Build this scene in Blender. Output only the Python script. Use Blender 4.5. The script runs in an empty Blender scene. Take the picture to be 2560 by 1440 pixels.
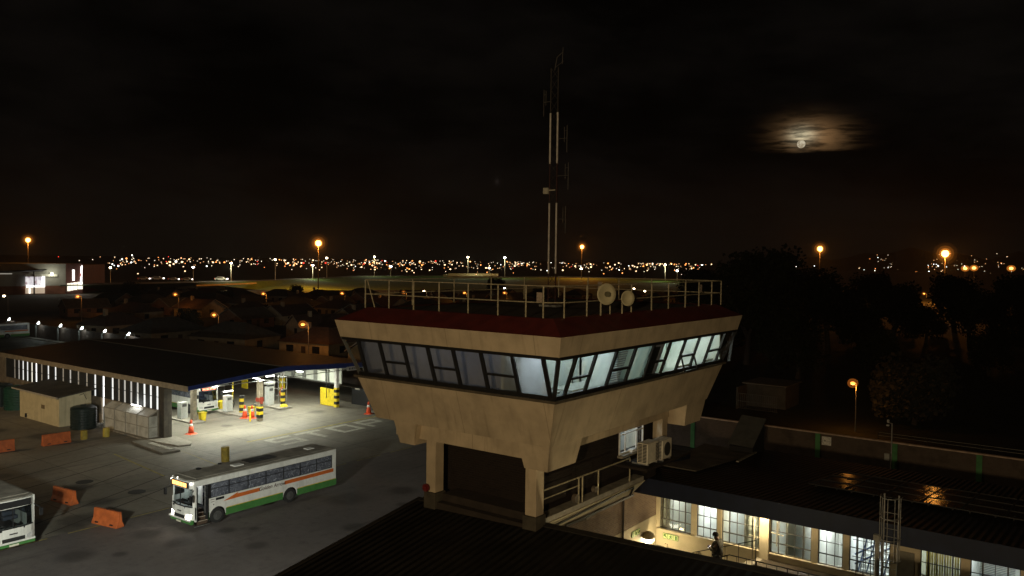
import bpy, bmesh, math, random
from mathutils import Vector, Matrix
R = math.radians
random.seed(7)
C = bpy.context.scene.collection
SC = bpy.context.scene

# ------------------------------------------------------------------ camera
F, PI_, RO, PHI, H = 2048.7, .0346, .0124, .6428, 17.43
SP, CP = math.sin(PHI), math.cos(PHI)
right = Vector((CP, SP, 0)); f0 = Vector((-SP, CP, 0)); zz = Vector((0, 0, 1))
fwd = f0*math.cos(PI_) - zz*math.sin(PI_)
up = f0*math.sin(PI_) + zz*math.cos(PI_)
ex = right*math.cos(RO) + up*math.sin(RO)
ey = up*math.cos(RO) - right*math.sin(RO)
cd = bpy.data.cameras.new('camera'); co = bpy.data.objects.new('camera', cd); C.objects.link(co)
m = Matrix((ex, ey, -fwd)).transposed().to_4x4(); m.translation = Vector((0, 0, H))
co.matrix_world = m
cd.sensor_width = 36; cd.lens = F/2560*36; cd.clip_end = 20000; cd.clip_start = .2
SC.camera = co
SC.view_settings.view_transform = 'Standard'; SC.view_settings.look = 'None'
SC.view_settings.exposure = 0; SC.view_settings.gamma = 1
SC.cycles.max_bounces = 6; SC.cycles.transparent_max_bounces = 12
SC.cycles.sample_clamp_indirect = 2.0; SC.cycles.volume_bounces = 0; SC.cycles.sample_clamp_direct = 20

def ray(u, v):
    a, b = u-1280, v-720
    d = ex*(a/F) - ey*(b/F) + fwd
    return d
def gz(u, v, z=0):
    d = ray(u, v); t = (z-H)/d.z
    return Vector((0, 0, H)) + d*t
def gd(u, v, D):
    d = ray(u, v); t = D/math.hypot(d.x, d.y)
    return Vector((0, 0, H)) + d*t

# ------------------------------------------------------------------ node helpers
class NT:
    def __init__(s, nt): s.nt = nt; s.n = nt.nodes; s.l = nt.links
    def add(s, t, **k):
        n = s.n.new(t)
        for a, b in k.items(): setattr(n, a, b)
        return n
    def put(s, sock, v):
        if isinstance(v, bpy.types.NodeSocket): s.l.new(v, sock)
        elif v is not None: sock.default_value = v
    def math(s, op, a, b=None, c=None, clamp=False):
        n = s.add('ShaderNodeMath', operation=op, use_clamp=clamp)
        s.put(n.inputs[0], a)
        if b is not None: s.put(n.inputs[1], b)
        if c is not None: s.put(n.inputs[2], c)
        return n.outputs[0]
    def vm(s, op, a, b=None, out=0):
        n = s.add('ShaderNodeVectorMath', operation=op)
        s.put(n.inputs[0], a)
        if b is not None: s.put(n.inputs[1], b)
        return n.outputs[out]
    def noise(s, vec, scale, detail=4, rough=.55):
        n = s.add('ShaderNodeTexNoise'); s.put(n.inputs['Vector'], vec)
        n.inputs['Scale'].default_value = scale; n.inputs['Detail'].default_value = detail
        n.inputs['Roughness'].default_value = rough
        return n.outputs['Fac']
    def step(s, v, a, b):
        n = s.add('ShaderNodeMapRange', interpolation_type='SMOOTHSTEP'); s.put(n.inputs[0], v)
        n.inputs[1].default_value = a; n.inputs[2].default_value = b
        return n.outputs[0]
    def mix(s, f, a, b, mode='MIX'):
        n = s.add('ShaderNodeMix', data_type='RGBA', blend_type=mode)
        s.put(n.inputs[0], f)
        s.put(n.inputs[6], a if isinstance(a, bpy.types.NodeSocket) else (*a, 1))
        s.put(n.inputs[7], b if isinstance(b, bpy.types.NodeSocket) else (*b, 1))
        return n.outputs[2]
    def mapping(s, vec, scale=(1, 1, 1), loc=(0, 0, 0), rot=(0, 0, 0)):
        n = s.add('ShaderNodeMapping'); s.put(n.inputs[0], vec)
        n.inputs[1].default_value = loc; n.inputs[2].default_value = rot; n.inputs[3].default_value = scale
        return n.outputs[0]
    def xyz(s, v):
        n = s.add('ShaderNodeSeparateXYZ'); s.put(n.inputs[0], v); return n.outputs
MATS = {}
def newmat(name):
    mt = bpy.data.materials.new(name); mt.use_nodes = True
    t = NT(mt.node_tree); b = t.n['Principled BSDF']
    MATS[name] = mt
    return mt, t, b
def geo(t): return t.add('ShaderNodeNewGeometry').outputs['Position']
def objc(t): return t.add('ShaderNodeTexCoord').outputs['Object']
def mat(name, col, rough=.7, var=.25, scale=3, metal=0, bump=0, world=True, stain=0, stain_scale=.3, streak=0, spec=.4):
    """Base colour broken up by two noise sizes, optional blotchy stains and vertical streaks of dirt."""
    if name in MATS: return MATS[name]
    mt, t, b = newmat(name)
    p = geo(t) if world else objc(t)
    n1 = t.noise(p, scale, 5)
    dark = tuple(c*(1-var) for c in col); light = tuple(min(1, c*(1+var*.6)) for c in col)
    c = t.mix(t.step(n1, .3, .7), dark, light)
    if stain:
        n2 = t.step(t.noise(p, stain_scale, 6, .65), .48, .72)
        c = t.mix(t.math('MULTIPLY', n2, stain), c, tuple(x*.3 for x in col))
    if streak:
        n3 = t.step(t.noise(t.mapping(p, (2.2, 2.2, .12)), 1.5, 4), .5, .75)
        c = t.mix(t.math('MULTIPLY', n3, streak), c, tuple(x*.35 for x in col))
    t.put(b.inputs['Base Color'], c)
    b.inputs['Roughness'].default_value = rough; b.inputs['Metallic'].default_value = metal
    b.inputs['Specular IOR Level'].default_value = spec
    if bump:
        bn = t.add('ShaderNodeBump'); bn.inputs['Strength'].default_value = bump; bn.inputs['Distance'].default_value = .02
        t.put(bn.inputs['Height'], t.noise(p, scale*6, 3)); t.l.new(bn.outputs[0], b.inputs['Normal'])
    return mt
def glow(name, col, power, sampled=False):
    """A surface that gives off light (lamp, tube, screen)."""
    if name in MATS: return MATS[name]
    mt, t, b = newmat(name)
    b.inputs['Base Color'].default_value = (.6, .6, .6, 1)
    b.inputs['Emission Color'].default_value = (*col, 1); b.inputs['Emission Strength'].default_value = power
    if not sampled: mt.cycles.emission_sampling = 'NONE'
    return mt
def glass(name, tint=(.9, .95, .95), refl=.12, rough=.02):
    if name in MATS: return MATS[name]
    mt, t, b = newmat(name)
    t.n.remove(b)
    tr = t.add('ShaderNodeBsdfTransparent'); tr.inputs[0].default_value = (*tint, 1)
    gl = t.add('ShaderNodeBsdfGlossy'); gl.inputs['Roughness'].default_value = rough
    gl.inputs['Color'].default_value = (1, 1, 1, 1)
    fr = t.add('ShaderNodeLayerWeight'); fr.inputs[0].default_value = .5      # same from both sides of a thin pane
    f = t.math('MULTIPLY_ADD', t.math('POWER', fr.outputs['Facing'], 5), .75, refl*.5, clamp=True)
    mx = t.add('ShaderNodeMixShader'); t.put(mx.inputs[0], f)
    t.l.new(tr.outputs[0], mx.inputs[1]); t.l.new(gl.outputs[0], mx.inputs[2])
    t.l.new(mx.outputs[0], t.n['Material Output'].inputs[0])
    return mt

# ------------------------------------------------------------------ world: night sky with moonlit cloud
W = bpy.data.worlds.new('World'); SC.world = W; W.use_nodes = True
t = NT(W.node_tree); bg = t.n['Background']
gen = t.add('ShaderNodeTexCoord').outputs['Generated']
md = ray(2003, 360).normalized()
mr = md.cross(Vector((0, 0, 1))).normalized(); mu = mr.cross(md).normalized()
el = t.xyz(gen)[2]
sx = t.vm('DOT_PRODUCT', gen, tuple(mr), 1); sy = t.vm('DOT_PRODUCT', gen, tuple(mu), 1); sd = t.vm('DOT_PRODUCT', gen, tuple(md), 1)
cl = t.noise(t.mapping(gen, (2, 2, 6)), 1.6, 6, .6)          # broad cloud sheet
cl2 = t.noise(t.mapping(gen, (9, 9, 60)), 3.2, 6, .62)        # thin horizontal bands
base = t.mix(t.step(cl, .35, .7), (.0002, .0002, .0002), (.0026, .0022, .0019))
hz = t.math('POWER', t.math('SUBTRACT', 1, t.math('ABSOLUTE', el), clamp=True), 34)
base = t.mix(hz, base, (.0022, .0018, .0014))
wob = t.math('MULTIPLY', t.math('SUBTRACT', cl2, .5), .016)
wob2 = t.math('MULTIPLY', t.math('SUBTRACT', cl, .5), .05)
gx = t.math('POWER', t.math('DIVIDE', t.math('ADD', t.math('SUBTRACT', sx, .007), wob2), .031), 2)
gy = t.math('POWER', t.math('DIVIDE', t.math('SUBTRACT', t.math('ADD', sy, wob), .010), .0165), 2)
g = t.math('POWER', 2.718, t.math('MULTIPLY', t.math('ADD', gx, gy), -1))
bot = t.step(t.math('ADD', sy, t.math('MULTIPLY', t.math('SUBTRACT', cl2, .5), .008)), -.0105, -.0050)
g = t.math('MULTIPLY', t.math('MULTIPLY', g, bot), t.step(sd, .9, .95))
band = t.math('MULTIPLY_ADD', t.step(cl2, .36, .62), .8, .2)
g = t.math('MULTIPLY', g, band)
rim = t.math('POWER', 2.718, t.math('MULTIPLY', t.math('ADD', t.math('POWER', t.math('DIVIDE', t.math('SUBTRACT', sx, .001), .012), 2),
      t.math('POWER', t.math('DIVIDE', t.math('SUBTRACT', sy, .010), .0085), 2)), -1))
rim = t.math('MULTIPLY', t.math('MULTIPLY', rim, band), t.step(sd, .9, .95))
c = t.mix(g, (0, 0, 0), (.22, .118, .048))
c2 = t.mix(rim, (0, 0, 0), (.55, .53, .36))
sky = t.mix(1, t.mix(1, base, c, 'ADD'), c2, 'ADD')
t.put(bg.inputs[0], sky); bg.inputs[1].default_value = 1.0

# moonlight, very weak
sl = bpy.data.lights.new('moonlight', 'SUN'); sl.energy = .004; sl.angle = R(1); sl.color = (1, .9, .75)
so = bpy.data.objects.new('moonlight', sl); C.objects.link(so)
so.rotation_euler = (-md).to_track_quat('-Z', 'Y').to_euler()

# ------------------------------------------------------------------ mesh helpers
class MB:
    def __init__(s): s.v = []; s.f = []; s.sm = False
    def add(s, vs, fs):
        o = len(s.v); s.v += [tuple(x) for x in vs]; s.f += [tuple(i+o for i in f) for f in fs]; return s
    def box(s, x0, x1, y0, y1, z0, z1, taper=0):
        if x0 > x1: x0, x1 = x1, x0
        if y0 > y1: y0, y1 = y1, y0
        if z0 > z1: z0, z1 = z1, z0
        k = taper
        return s.add([(x0+k, y0+k, z0), (x1-k, y0+k, z0), (x1-k, y1-k, z0), (x0+k, y1-k, z0), (x0, y0, z1), (x1, y0, z1), (x1, y1, z1), (x0, y1, z1)],
                     [(0, 3, 2, 1), (4, 5, 6, 7), (0, 1, 5, 4), (1, 2, 6, 5), (2, 3, 7, 6), (3, 0, 4, 7)])
    def hexa(s, b, tp):
        return s.add(list(b)+list(tp), [(0, 3, 2, 1), (4, 5, 6, 7), (0, 1, 5, 4), (1, 2, 6, 5), (2, 3, 7, 6), (3, 0, 4, 7)])
    def tube(s, p0, p1, r, n=8, r1=None, cap=True):
        p0, p1 = Vector(p0), Vector(p1); d = (p1-p0)
        if d.length < 1e-6: return s
        d.normalize(); a = d.orthogonal().normalized(); b = d.cross(a); r1 = r if r1 is None else r1
        vs = []
        for p, rr in ((p0, r), (p1, r1)):
            for i in range(n):
                w = 2*math.pi*i/n; vs.append(p+a*math.cos(w)*rr+b*math.sin(w)*rr)
        fs = [(i, (i+1) % n, n+(i+1) % n, n+i) for i in range(n)]
        if cap: fs += [tuple(range(n-1, -1, -1)), tuple(range(n, 2*n))]
        return s.add(vs, fs)
    def bar(s, p0, p1, w, h=None):
        """square bar"""
        p0, p1 = Vector(p0), Vector(p1); d = (p1-p0).normalized(); h = h or w
        a = d.cross(Vector((0, 0, 1)))
        a = Vector((1, 0, 0)) if a.length < 1e-4 else a.normalized()
        b = a.cross(d); a = a*w/2; b = b*h/2
        return s.hexa([p0-a-b, p0+a-b, p0+a+b, p0-a+b], [p1-a-b, p1+a-b, p1+a+b, p1-a+b])
    def path(s, pts, r, n=6):
        for a, b in zip(pts[:-1], pts[1:]): s.tube(a, b, r, n)
        return s
    def lathe(s, prof, n=16, cx=0, cy=0):
        vs = []; fs = []
        for r, z in prof:
            for i in range(n):
                w = 2*math.pi*i/n; vs.append((cx+r*math.cos(w), cy+r*math.sin(w), z))
        for k in range(len(prof)-1):
            for i in range(n):
                j = (i+1) % n; fs.append((k*n+i, k*n+j, (k+1)*n+j, (k+1)*n+i))
        fs += [tuple(range(n-1, -1, -1)), tuple(range((len(prof)-1)*n, len(prof)*n))]
        return s.add(vs, fs)
    def prism(s, poly, h0, h1, axis='z'):
        n = len(poly)
        def P(a, b, h): return {'z': (a, b, h), 'x': (h, a, b), 'y': (a, h, b)}[axis]
        vs = [P(a, b, h0) for a, b in poly]+[P(a, b, h1) for a, b in poly]
        fs = [tuple(range(n-1, -1, -1)), tuple(range(n, 2*n))]+[(i, (i+1) % n, n+(i+1) % n, n+i) for i in range(n)]
        return s.add(vs, fs)
    def slab(s, quad, th):
        """quad with thickness along its normal (downwards)"""
        q = [Vector(p) for p in quad]; nn = (q[1]-q[0]).cross(q[3]-q[0]).normalized()
        return s.hexa([p-nn*th for p in q], q)
    def quad(s, *q): return s.add(q, [tuple(range(len(q)))])
    def ball(s, c, r, n=10, sz=1):
        prof = [(max(.001, r*math.sin(math.pi*i/6)), c[2]-r*sz*math.cos(math.pi*i/6)) for i in range(7)]
        return s.lathe(prof, n, c[0], c[1])
def root_loc(o):
    while o.parent: o = o.parent
    return o.location
def part(name, mb, mt, parent=None, smooth=False, bevel=0):
    me = bpy.data.meshes.new(name)
    off = Vector((0, 0, 0)) if parent is None else Vector(root_loc(parent))
    me.from_pydata([Vector(v)-off for v in mb.v], [], mb.f); me.validate()
    bm = bmesh.new(); bm.from_mesh(me); bmesh.ops.recalc_face_normals(bm, faces=bm.faces); bm.to_mesh(me); bm.free()
    me.materials.append(mt)
    if smooth:
        for p in me.polygons: p.use_smooth = True
    o = bpy.data.objects.new(name, me); C.objects.link(o)
    if parent: o.parent = parent
    if bevel:
        md_ = o.modifiers.new('bevel', 'BEVEL'); md_.width = bevel; md_.segments = 2; md_.limit_method = 'ANGLE'
    return o
def tag(o, label=None, cat=None, group=None, kind=None):
    if label: o['label'] = label
    if cat: o['category'] = cat
    if group: o['group'] = group
    if kind: o['kind'] = kind
    return o
def thing(name, loc, label, cat, group=None):
    o = bpy.data.objects.new(name, None); C.objects.link(o); o.location = loc; o.empty_display_size = .3
    return tag(o, label, cat, group)
def solo(name, mb, mt, label, cat, group=None, loc=None, **k):
    """a thing that is one mesh; origin at its base"""
    if loc is None:
        xs = [v[0] for v in mb.v]; ys = [v[1] for v in mb.v]; z0 = min(v[2] for v in mb.v)
        loc = ((min(xs)+max(xs))/2, (min(ys)+max(ys))/2, z0)
    mb.v = [tuple(Vector(v)-Vector(loc)) for v in mb.v]
    o = part(name, mb, mt, **k); o.location = loc
    return tag(o, label, cat, group)
def struct(name, mb, mt, **k):
    return tag(part(name, mb, mt, **k), kind='structure')
KIDS = {}
def copy_tree(o, loc=None, rz=None, label=None, group=None, parent=None):
    c = o.copy(); C.objects.link(c)
    if parent: c.parent = parent
    for ch in list(o.children): copy_tree(ch, parent=c)
    if loc is not None: c.location = loc
    if rz is not None: c.rotation_euler = (0, 0, rz)
    if label: c['label'] = label
    if group: c['group'] = group
    return c
def text(name, s, size, mt, M, parent, extrude=.004, align='CENTER', shear=0):
    cu = bpy.data.curves.new(name, 'FONT'); cu.body = s; cu.size = size; cu.extrude = extrude; cu.align_x = align; cu.align_y = 'CENTER'; cu.shear = shear; cu.offset = size*.008
    o = bpy.data.objects.new(name, cu); C.objects.link(o)
    dg = bpy.context.evaluated_depsgraph_get(); me = bpy.data.meshes.new_from_object(o.evaluated_get(dg))
    bpy.data.objects.remove(o)
    off = Vector(root_loc(parent)) if parent else Vector((0, 0, 0))
    me.transform(Matrix.Translation(-off) @ M); me.materials.clear(); me.materials.append(mt)
    q = bpy.data.objects.new(name, me); C.objects.link(q); q.parent = parent
    return q
def frame(o, x, y):
    """matrix with given origin and in-plane axes"""
    x = Vector(x).normalized(); y = Vector(y).normalized(); z = x.cross(y)
    m = Matrix((x, y, z)).transposed().to_4x4(); m.translation = Vector(o); return m
def lamp(name, loc, power, col, parent=None, kind='POINT', size=.1, **k):
    l = bpy.data.lights.new(name, kind); l.energy = power; l.color = col
    if kind == 'AREA': l.shape = 'RECTANGLE'; l.size = k.get('sx', 1); l.size_y = k.get('sy', .2)
    else: l.shadow_soft_size = size
    if kind == 'SPOT': l.spot_size = k.get('angle', R(120)); l.spot_blend = k.get('blend', .6)
    o = bpy.data.objects.new(name, l); C.objects.link(o)
    off = Vector(root_loc(parent)) if parent else Vector((0, 0, 0))
    o.location = Vector(loc)-off
    if parent: o.parent = parent
    if 'to' in k: o.rotation_euler = (Vector(k['to'])-Vector(loc)).to_track_quat('-Z', 'Y').to_euler()
    return o
# ------------------------------------------------------------------ ground
def ground_mat(name, a, b_, joints=None, stains=(), rough=.75, gloss=0):
    mt, t, b = newmat(name); p = geo(t)
    n1 = t.noise(p, 1.7, 6, .65); n2 = t.noise(p, .13, 5, .6); n3 = t.noise(p, 14, 3)
    c = t.mix(t.step(n2, .38, .66), a, b_)
    c = t.mix(t.math('MULTIPLY', t.step(n1, .5, .75), .45), c, tuple(x*.45 for x in a))
    c = t.mix(t.math('MULTIPLY', t.step(n3, .45, .75), .25), c, tuple(min(1, x*1.5) for x in b_))
    trk = t.noise(t.mapping(p, (.9, .07, 1)), 1.2, 5, .6)      # tyre dirt along the driving direction
    c = t.mix(t.math('MULTIPLY', t.step(trk, .52, .72), .5), c, tuple(x*.4 for x in a))
    if joints:
        br = t.add('ShaderNodeTexBrick'); br.offset = 0
        t.put(br.inputs['Vector'], t.mapping(p, (1, 1, 1), rot=(0, 0, joints[1])))
        br.inputs['Scale'].default_value = 1; br.inputs['Mortar Size'].default_value = .035; br.inputs['Mortar Smooth'].default_value = .3
        br.inputs['Brick Width'].default_value = joints[0]; br.inputs['Row Height'].default_value = joints[0]
        br.inputs['Color1'].default_value = (1, 1, 1, 1); br.inputs['Color2'].default_value = (.82, .82, .82, 1); br.inputs['Mortar'].default_value = (.35, .33, .3, 1)
        c = t.mix(1, c, br.outputs[0], 'MULTIPLY')
    for (x, y, r, k) in stains:
        d = t.vm('DISTANCE', t.vm('MULTIPLY', p, (1, 1, 0)), (x, y, 0), 1)
        d = t.math('ADD', d, t.math('MULTIPLY', t.math('SUBTRACT', n1, .5), r*1.1))
        c = t.mix(t.math('MULTIPLY', t.math('SUBTRACT', 1, t.step(d, r*.35, r)), k), c, (.012, .010, .008))
    t.put(b.inputs['Base Color'], c); b.inputs['Roughness'].default_value = rough
    rr = t.math('MULTIPLY_ADD', n1, .3, rough-.2); t.put(b.inputs['Roughness'], rr)
    b.inputs['Specular IOR Level'].default_value = .35
    bn = t.add('ShaderNodeBump'); bn.inputs['Strength'].default_value = .25; bn.inputs['Distance'].default_value = .02
    t.put(bn.inputs['Height'], n3); t.l.new(bn.outputs[0], b.inputs['Normal'])
    return mt
M_dirt = ground_mat('veld_ground', (.010, .012, .006), (.020, .020, .011), rough=.95)
M_yard = ground_mat('yard_concrete', (.15, .135, .105), (.215, .195, .155), joints=(5.2, R(0)),
    stains=[(-62.2, 29.2, 1.5, .75), (-54.6, 25.6, 1.9, .7), (-57.3, 28.6, 1.3, .6), (-53.2, 24.6, 1.5, .6), (-82.5, 35.6, 2.0, .6), (-88.5, 33.5, 1.8, .6),
            (-76.5, 58.5, 1.2, .6), (-72.5, 60.5, 1.4, .5), (-73.5, 49.5, .8, .6), (-76.2, 55.8, .9, .6), (-60.5, 64, 2.5, .5), (-70, 27, 1.2, .5), (-64, 40, 1, .35)])
M_asph = ground_mat('asphalt', (.085, .072, .066), (.112, .096, .088), stains=[(-41.5, 30, .9, .5), (-39.5, 36, 1.1, .5), (-50.2, 31.5, .7, .5), (-46.4, 24.2, .6, .6), (-42.5, 22.5, 1.3, .4), (-40.6, 41.5, .6, .6), (-45.3, 30.5, .8, .6), (-44.2, 31.8, .5, .6), (-44.5, 40, 2.2, .5), (-43, 44, 1.4, .6), (-48, 22.5, 1.4, .5), (-45.5, 27.5, 1.2, .5), (-48.5, 27, 1.3, .6)])
struct('ground', MB().quad((-9000, -3000, -.02), (9000, -3000, -.02), (9000, 9000, -.02), (-9000, 9000, -.02)), M_dirt)
struct('yard', MB().quad((-260, -60, 0), (-52.6, -60, 0), (-52.6, 76.4, 0), (-260, 76.4, 0)), M_yard)
struct('road', MB().quad((-52.6, -60, .0), (30, -60, .0), (30, 71.2, .0), (-52.6, 71.2, .0)), M_asph)
W_ = mat('worn_white_paint', (.46, .44, .37), .8, .3, 4, stain=.7, stain_scale=1.5)
Y_ = mat('worn_yellow_paint', (.30, .25, .07), .8, .3, 4, stain=.8, stain_scale=1.2)
# painted markings, 4 mm up
mk = MB()
def strip(mb, pts, z=.004):
    return mb.add([(x, y, z) for x, y in pts], [tuple(range(len(pts)))])
def rect(mb, x0, x1, y0, y1, z=.004): return strip(mb, [(x0, y0), (x1, y0), (x1, y1), (x0, y1)], z)
a, b, w = -65.0, -61.8, .55
mk_s = MB()
for x0, x1, y0, y1 in [(a, a+w, 47.7, 50.6), (a+1.32, a+1.87, 47.7, 50.6), (b-w, b, 47.7, 50.6), (a+w, a+1.32, 47.7, 48.3), (a+1.87, b-w, 50.0, 50.6),
                       (a, a+w, 51.2, 54.2), (a+w, b, 52.4, 53.0),
                       (a, a+w, 55.0, 57.9), (b-w, b, 55.0, 57.9), (a+w, b-w, 55.0, 55.6), (a+w, b-w, 57.3, 57.9),
                       (a, a+w, 58.8, 61.6), (a+1.35, a+1.9, 58.8, 61.6), (a+w, a+1.35, 58.8, 59.4), (a+1.9, b, 58.8, 59.4), (a+w, a+1.35, 61.0, 61.6)]:
    rect(mk_s, x0, x1, y0, y1)
struct('road_marking', mk_s, W_)
ml = MB(); rect(ml, -65.75, -65.4, 46.3, 64.2)
strip(ml, [(-70.4, 36.1), (-60.3, 34.9), (-60.3, 35.1), (-70.4, 36.3)]); strip(ml, [(-67.6, 40.6), (-67.4, 40.6), (-58.2, 39.5), (-58.2, 39.3)])

for y in range(0, 60, 4): rect(ml, -52.45, -52.3, y-4, y-1.2)
struct('road_marking', ml, Y_)
B_ = mat('bay_line_tar', (.035, .022, .016), .9, .3, 3)
mb_ = MB()
for (x0, y0, x1, y1) in [(-66.9, 22, -71.3, 36.3), (-63.4, 22, -67.6, 35.8), (-58.6, 22.5, -64.3, 35.4), (-55.4, 22.5, -60.4, 35.1), (-53.2, 23, -57.6, 34.5), (-70.4, 22, -75.0, 37)]:
    strip(mb_, [(x0-.06, y0), (x0+.06, y0), (x1+.06, y1), (x1-.06, y1)])
struct('road_marking', mb_, B_)
# arrow-like worn patches on the road
mr_ = MB(); 
for i, (x, y, s_) in enumerate([(-43.2, 46.5, 1.1), (-41.8, 47.8, .9)]): rect(mr_, x, x+s_*1.3, y, y+s_)
struct('road_marking', mr_, mat('faded_white_paint', (.16, .15, .14), .85, .4, 5, stain=.8, stain_scale=2))
M_iron = mat('cast_iron', (.02, .018, .016), .7, .4, 6)
for i, (x, y, lb) in enumerate([(-63.4, 30.3, 'round iron manhole cover, the farther of two between the parked bays'), (-57.8, 31.4, 'round iron manhole cover ahead of the white bus by the orange barriers'), (-64.9, 25.2, 'round iron manhole cover at the very edge of the yard on the left')]):
    solo('manhole_cover', MB().lathe([(.62, 0), (.62, .012), (.5, .018)], 20, x, y), M_iron, lb, 'manhole cover', 'manhole covers in the yard')

# ------------------------------------------------------------------ common materials
M_cream = mat('tower_plaster', (.47, .385, .27), .85, .16, 1.2, bump=.35, stain=.28, stain_scale=.25)
t = NT(M_cream.node_tree); b = t.n['Principled BSDF']; old = b.inputs['Base Color'].links[0].from_socket
p = geo(t); q = t.xyz(p); nq = t.xyz(t.add('ShaderNodeNewGeometry').outputs['Normal'])
along = t.math('MULTIPLY_ADD', t.math('GREATER_THAN', t.math('ABSOLUTE', nq[0]), t.math('ABSOLUTE', nq[1])), t.math('SUBTRACT', q[1], q[0]), q[0])
cv = t.add('ShaderNodeCombineXYZ'); t.put(cv.inputs[0], t.math('MULTIPLY', along, 2.6)); t.put(cv.inputs[2], t.math('MULTIPLY', q[2], .35))
sn = t.step(t.noise(cv.outputs[0], 1.6, 5, .65), .5, .78)
low = t.math('SUBTRACT', 1, t.step(q[2], 12.0, 13.15))                 # dirt runs down from the window ledge and collects above the lower lip
sn = t.math('MULTIPLY', sn, t.math('MULTIPLY_ADD', t.noise(p, .5, 3), .7, .1))
jx = t.math('ABSOLUTE', t.math('SUBTRACT', t.math('FRACT', t.math('DIVIDE', along, 3.55)), .5))
jt = t.math('MULTIPLY', t.math('GREATER_THAN', jx, .4965), .45)
c_ = t.mix(t.math('MULTIPLY', sn, .75), old, (.10, .075, .045)); c_ = t.mix(jt, c_, (.14, .11, .07))
t.put(b.inputs['Base Color'], c_)
M_red = mat('red_fascia_sheet', (.085, .012, .010), .55, .25, 2)
M_roofdark = mat('dark_roof_felt', (.020, .018, .017), .9, .3, 2)
M_black = mat('black_frame', (.012, .012, .013), .5, .2, 5)
M_brick = None
def brick_mat(name, c1, c2, mort, sc=1, rough=.85):
    mt, t, b = newmat(name); p = geo(t)
    q = t.xyz(p); comb = t.add('ShaderNodeCombineXYZ'); t.put(comb.inputs[0], t.math('ADD', q[0], q[1])); t.put(comb.inputs[1], q[2])
    br = t.add('ShaderNodeTexBrick'); t.put(br.inputs['Vector'], comb.outputs[0])
    br.inputs['Scale'].default_value = sc; br.inputs['Brick Width'].default_value = .23; br.inputs['Row Height'].default_value = .085; br.inputs['Mortar Size'].default_value = .011
    br.inputs['Color1'].default_value = (*c1, 1); br.inputs['Color2'].default_value = (*c2, 1); br.inputs['Mortar'].default_value = (*mort, 1)
    c = t.mix(t.math('MULTIPLY', t.step(t.noise(p, .9, 5), .45, .7), .55), br.outputs[0], tuple(x*.4 for x in c1))
    t.put(b.inputs['Base Color'], c); b.inputs['Roughness'].default_value = rough; b.inputs['Specular IOR Level'].default_value = .2
    bn = t.add('ShaderNodeBump'); bn.inputs['Strength'].default_value = .5; bn.inputs['Distance'].default_value = .01
    t.put(bn.inputs['Height'], br.outputs[1]); bn.invert = True; t.l.new(bn.outputs[0], b.inputs['Normal'])
    return mt
M_brick = brick_mat('brown_face_brick', (.21, .145, .10), (.15, .10, .07), (.24, .2, .16))
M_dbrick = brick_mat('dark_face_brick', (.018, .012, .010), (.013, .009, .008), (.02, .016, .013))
M_wbrick = brick_mat('boundary_brick', (.12, .085, .067), (.09, .062, .05), (.135, .115, .095))
def corrugated(name, col, axis=0, pitch=.25, rough=.55, metal=.0, spec=.3):
    mt, t, b = newmat(name); p = geo(t); q = t.xyz(p)
    w = t.math('SINE', t.math('MULTIPLY', q[axis], 2*math.pi/pitch))
    c = t.mix(t.step(t.noise(p, .8, 5), .35, .7), tuple(x*.6 for x in col), tuple(x*1.25 for x in col))
    t.put(b.inputs['Base Color'], c); b.inputs['Roughness'].default_value = rough; b.inputs['Metallic'].default_value = metal; b.inputs['Specular IOR Level'].default_value = spec
    bn = t.add('ShaderNodeBump'); bn.inputs['Strength'].default_value = .9; bn.inputs['Distance'].default_value = .04
    t.put(bn.inputs['Height'], w); t.l.new(bn.outputs[0], b.inputs['Normal'])
    return mt
M_pane = glass('window_glass')
M_paned = glass('dark_window_glass', (.55, .6, .62), .16)
M_wallw = mat('painted_room_wall', (.72, .74, .70), .8, .06, 1)
M_rail = mat('cream_rail_paint', (.34, .30, .20), .6, .3, 8, stain=.5, stain_scale=6)
M_steel = mat('galvanised_steel', (.34, .34, .33), .45, .25, 6, metal=.6)
M_white = mat('white_paint', (.72, .71, .68), .55, .12, 3)
M_dark = mat('dark_rubber', (.015, .015, .015), .8, .3, 6)
M_conc = mat('rough_concrete', (.26, .24, .20), .9, .25, 2.5, bump=.3, stain=.4, stain_scale=.8)
M_yel = mat('yellow_safety_paint', (.62, .47, .02), .5, .15, 4, stain=.25, stain_scale=1.5)
def hazy(name, col, k):
    mt, t, b = newmat(name); t.n.remove(b)
    tr = t.add('ShaderNodeBsdfTransparent'); tl = t.add('ShaderNodeBsdfTranslucent'); tl.inputs[0].default_value = (*col, 1)
    gl = t.add('ShaderNodeBsdfGlossy'); gl.inputs['Roughness'].default_value = .03
    m1 = t.add('ShaderNodeMixShader'); m2 = t.add('ShaderNodeMixShader')
    ns = t.noise(geo(t), 1.3, 3); t.put(m1.inputs[0], t.math('MULTIPLY_ADD', ns, .3, k-.15))
    t.l.new(tr.outputs[0], m1.inputs[1]); t.l.new(tl.outputs[0], m1.inputs[2])
    m2.inputs[0].default_value = .06; t.l.new(m1.outputs[0], m2.inputs[1]); t.l.new(gl.outputs[0], m2.inputs[2])
    t.l.new(m2.outputs[0], t.n['Material Output'].inputs[0]); return mt
M_hazy = hazy('frosted_green_glass', (.62, .70, .67), .5)
M_hazyl = hazy('dusty_dark_glass', (.46, .48, .50), .5)
M_tube = glow('fluorescent_tube', (.93, 1, .95), 14)
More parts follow.
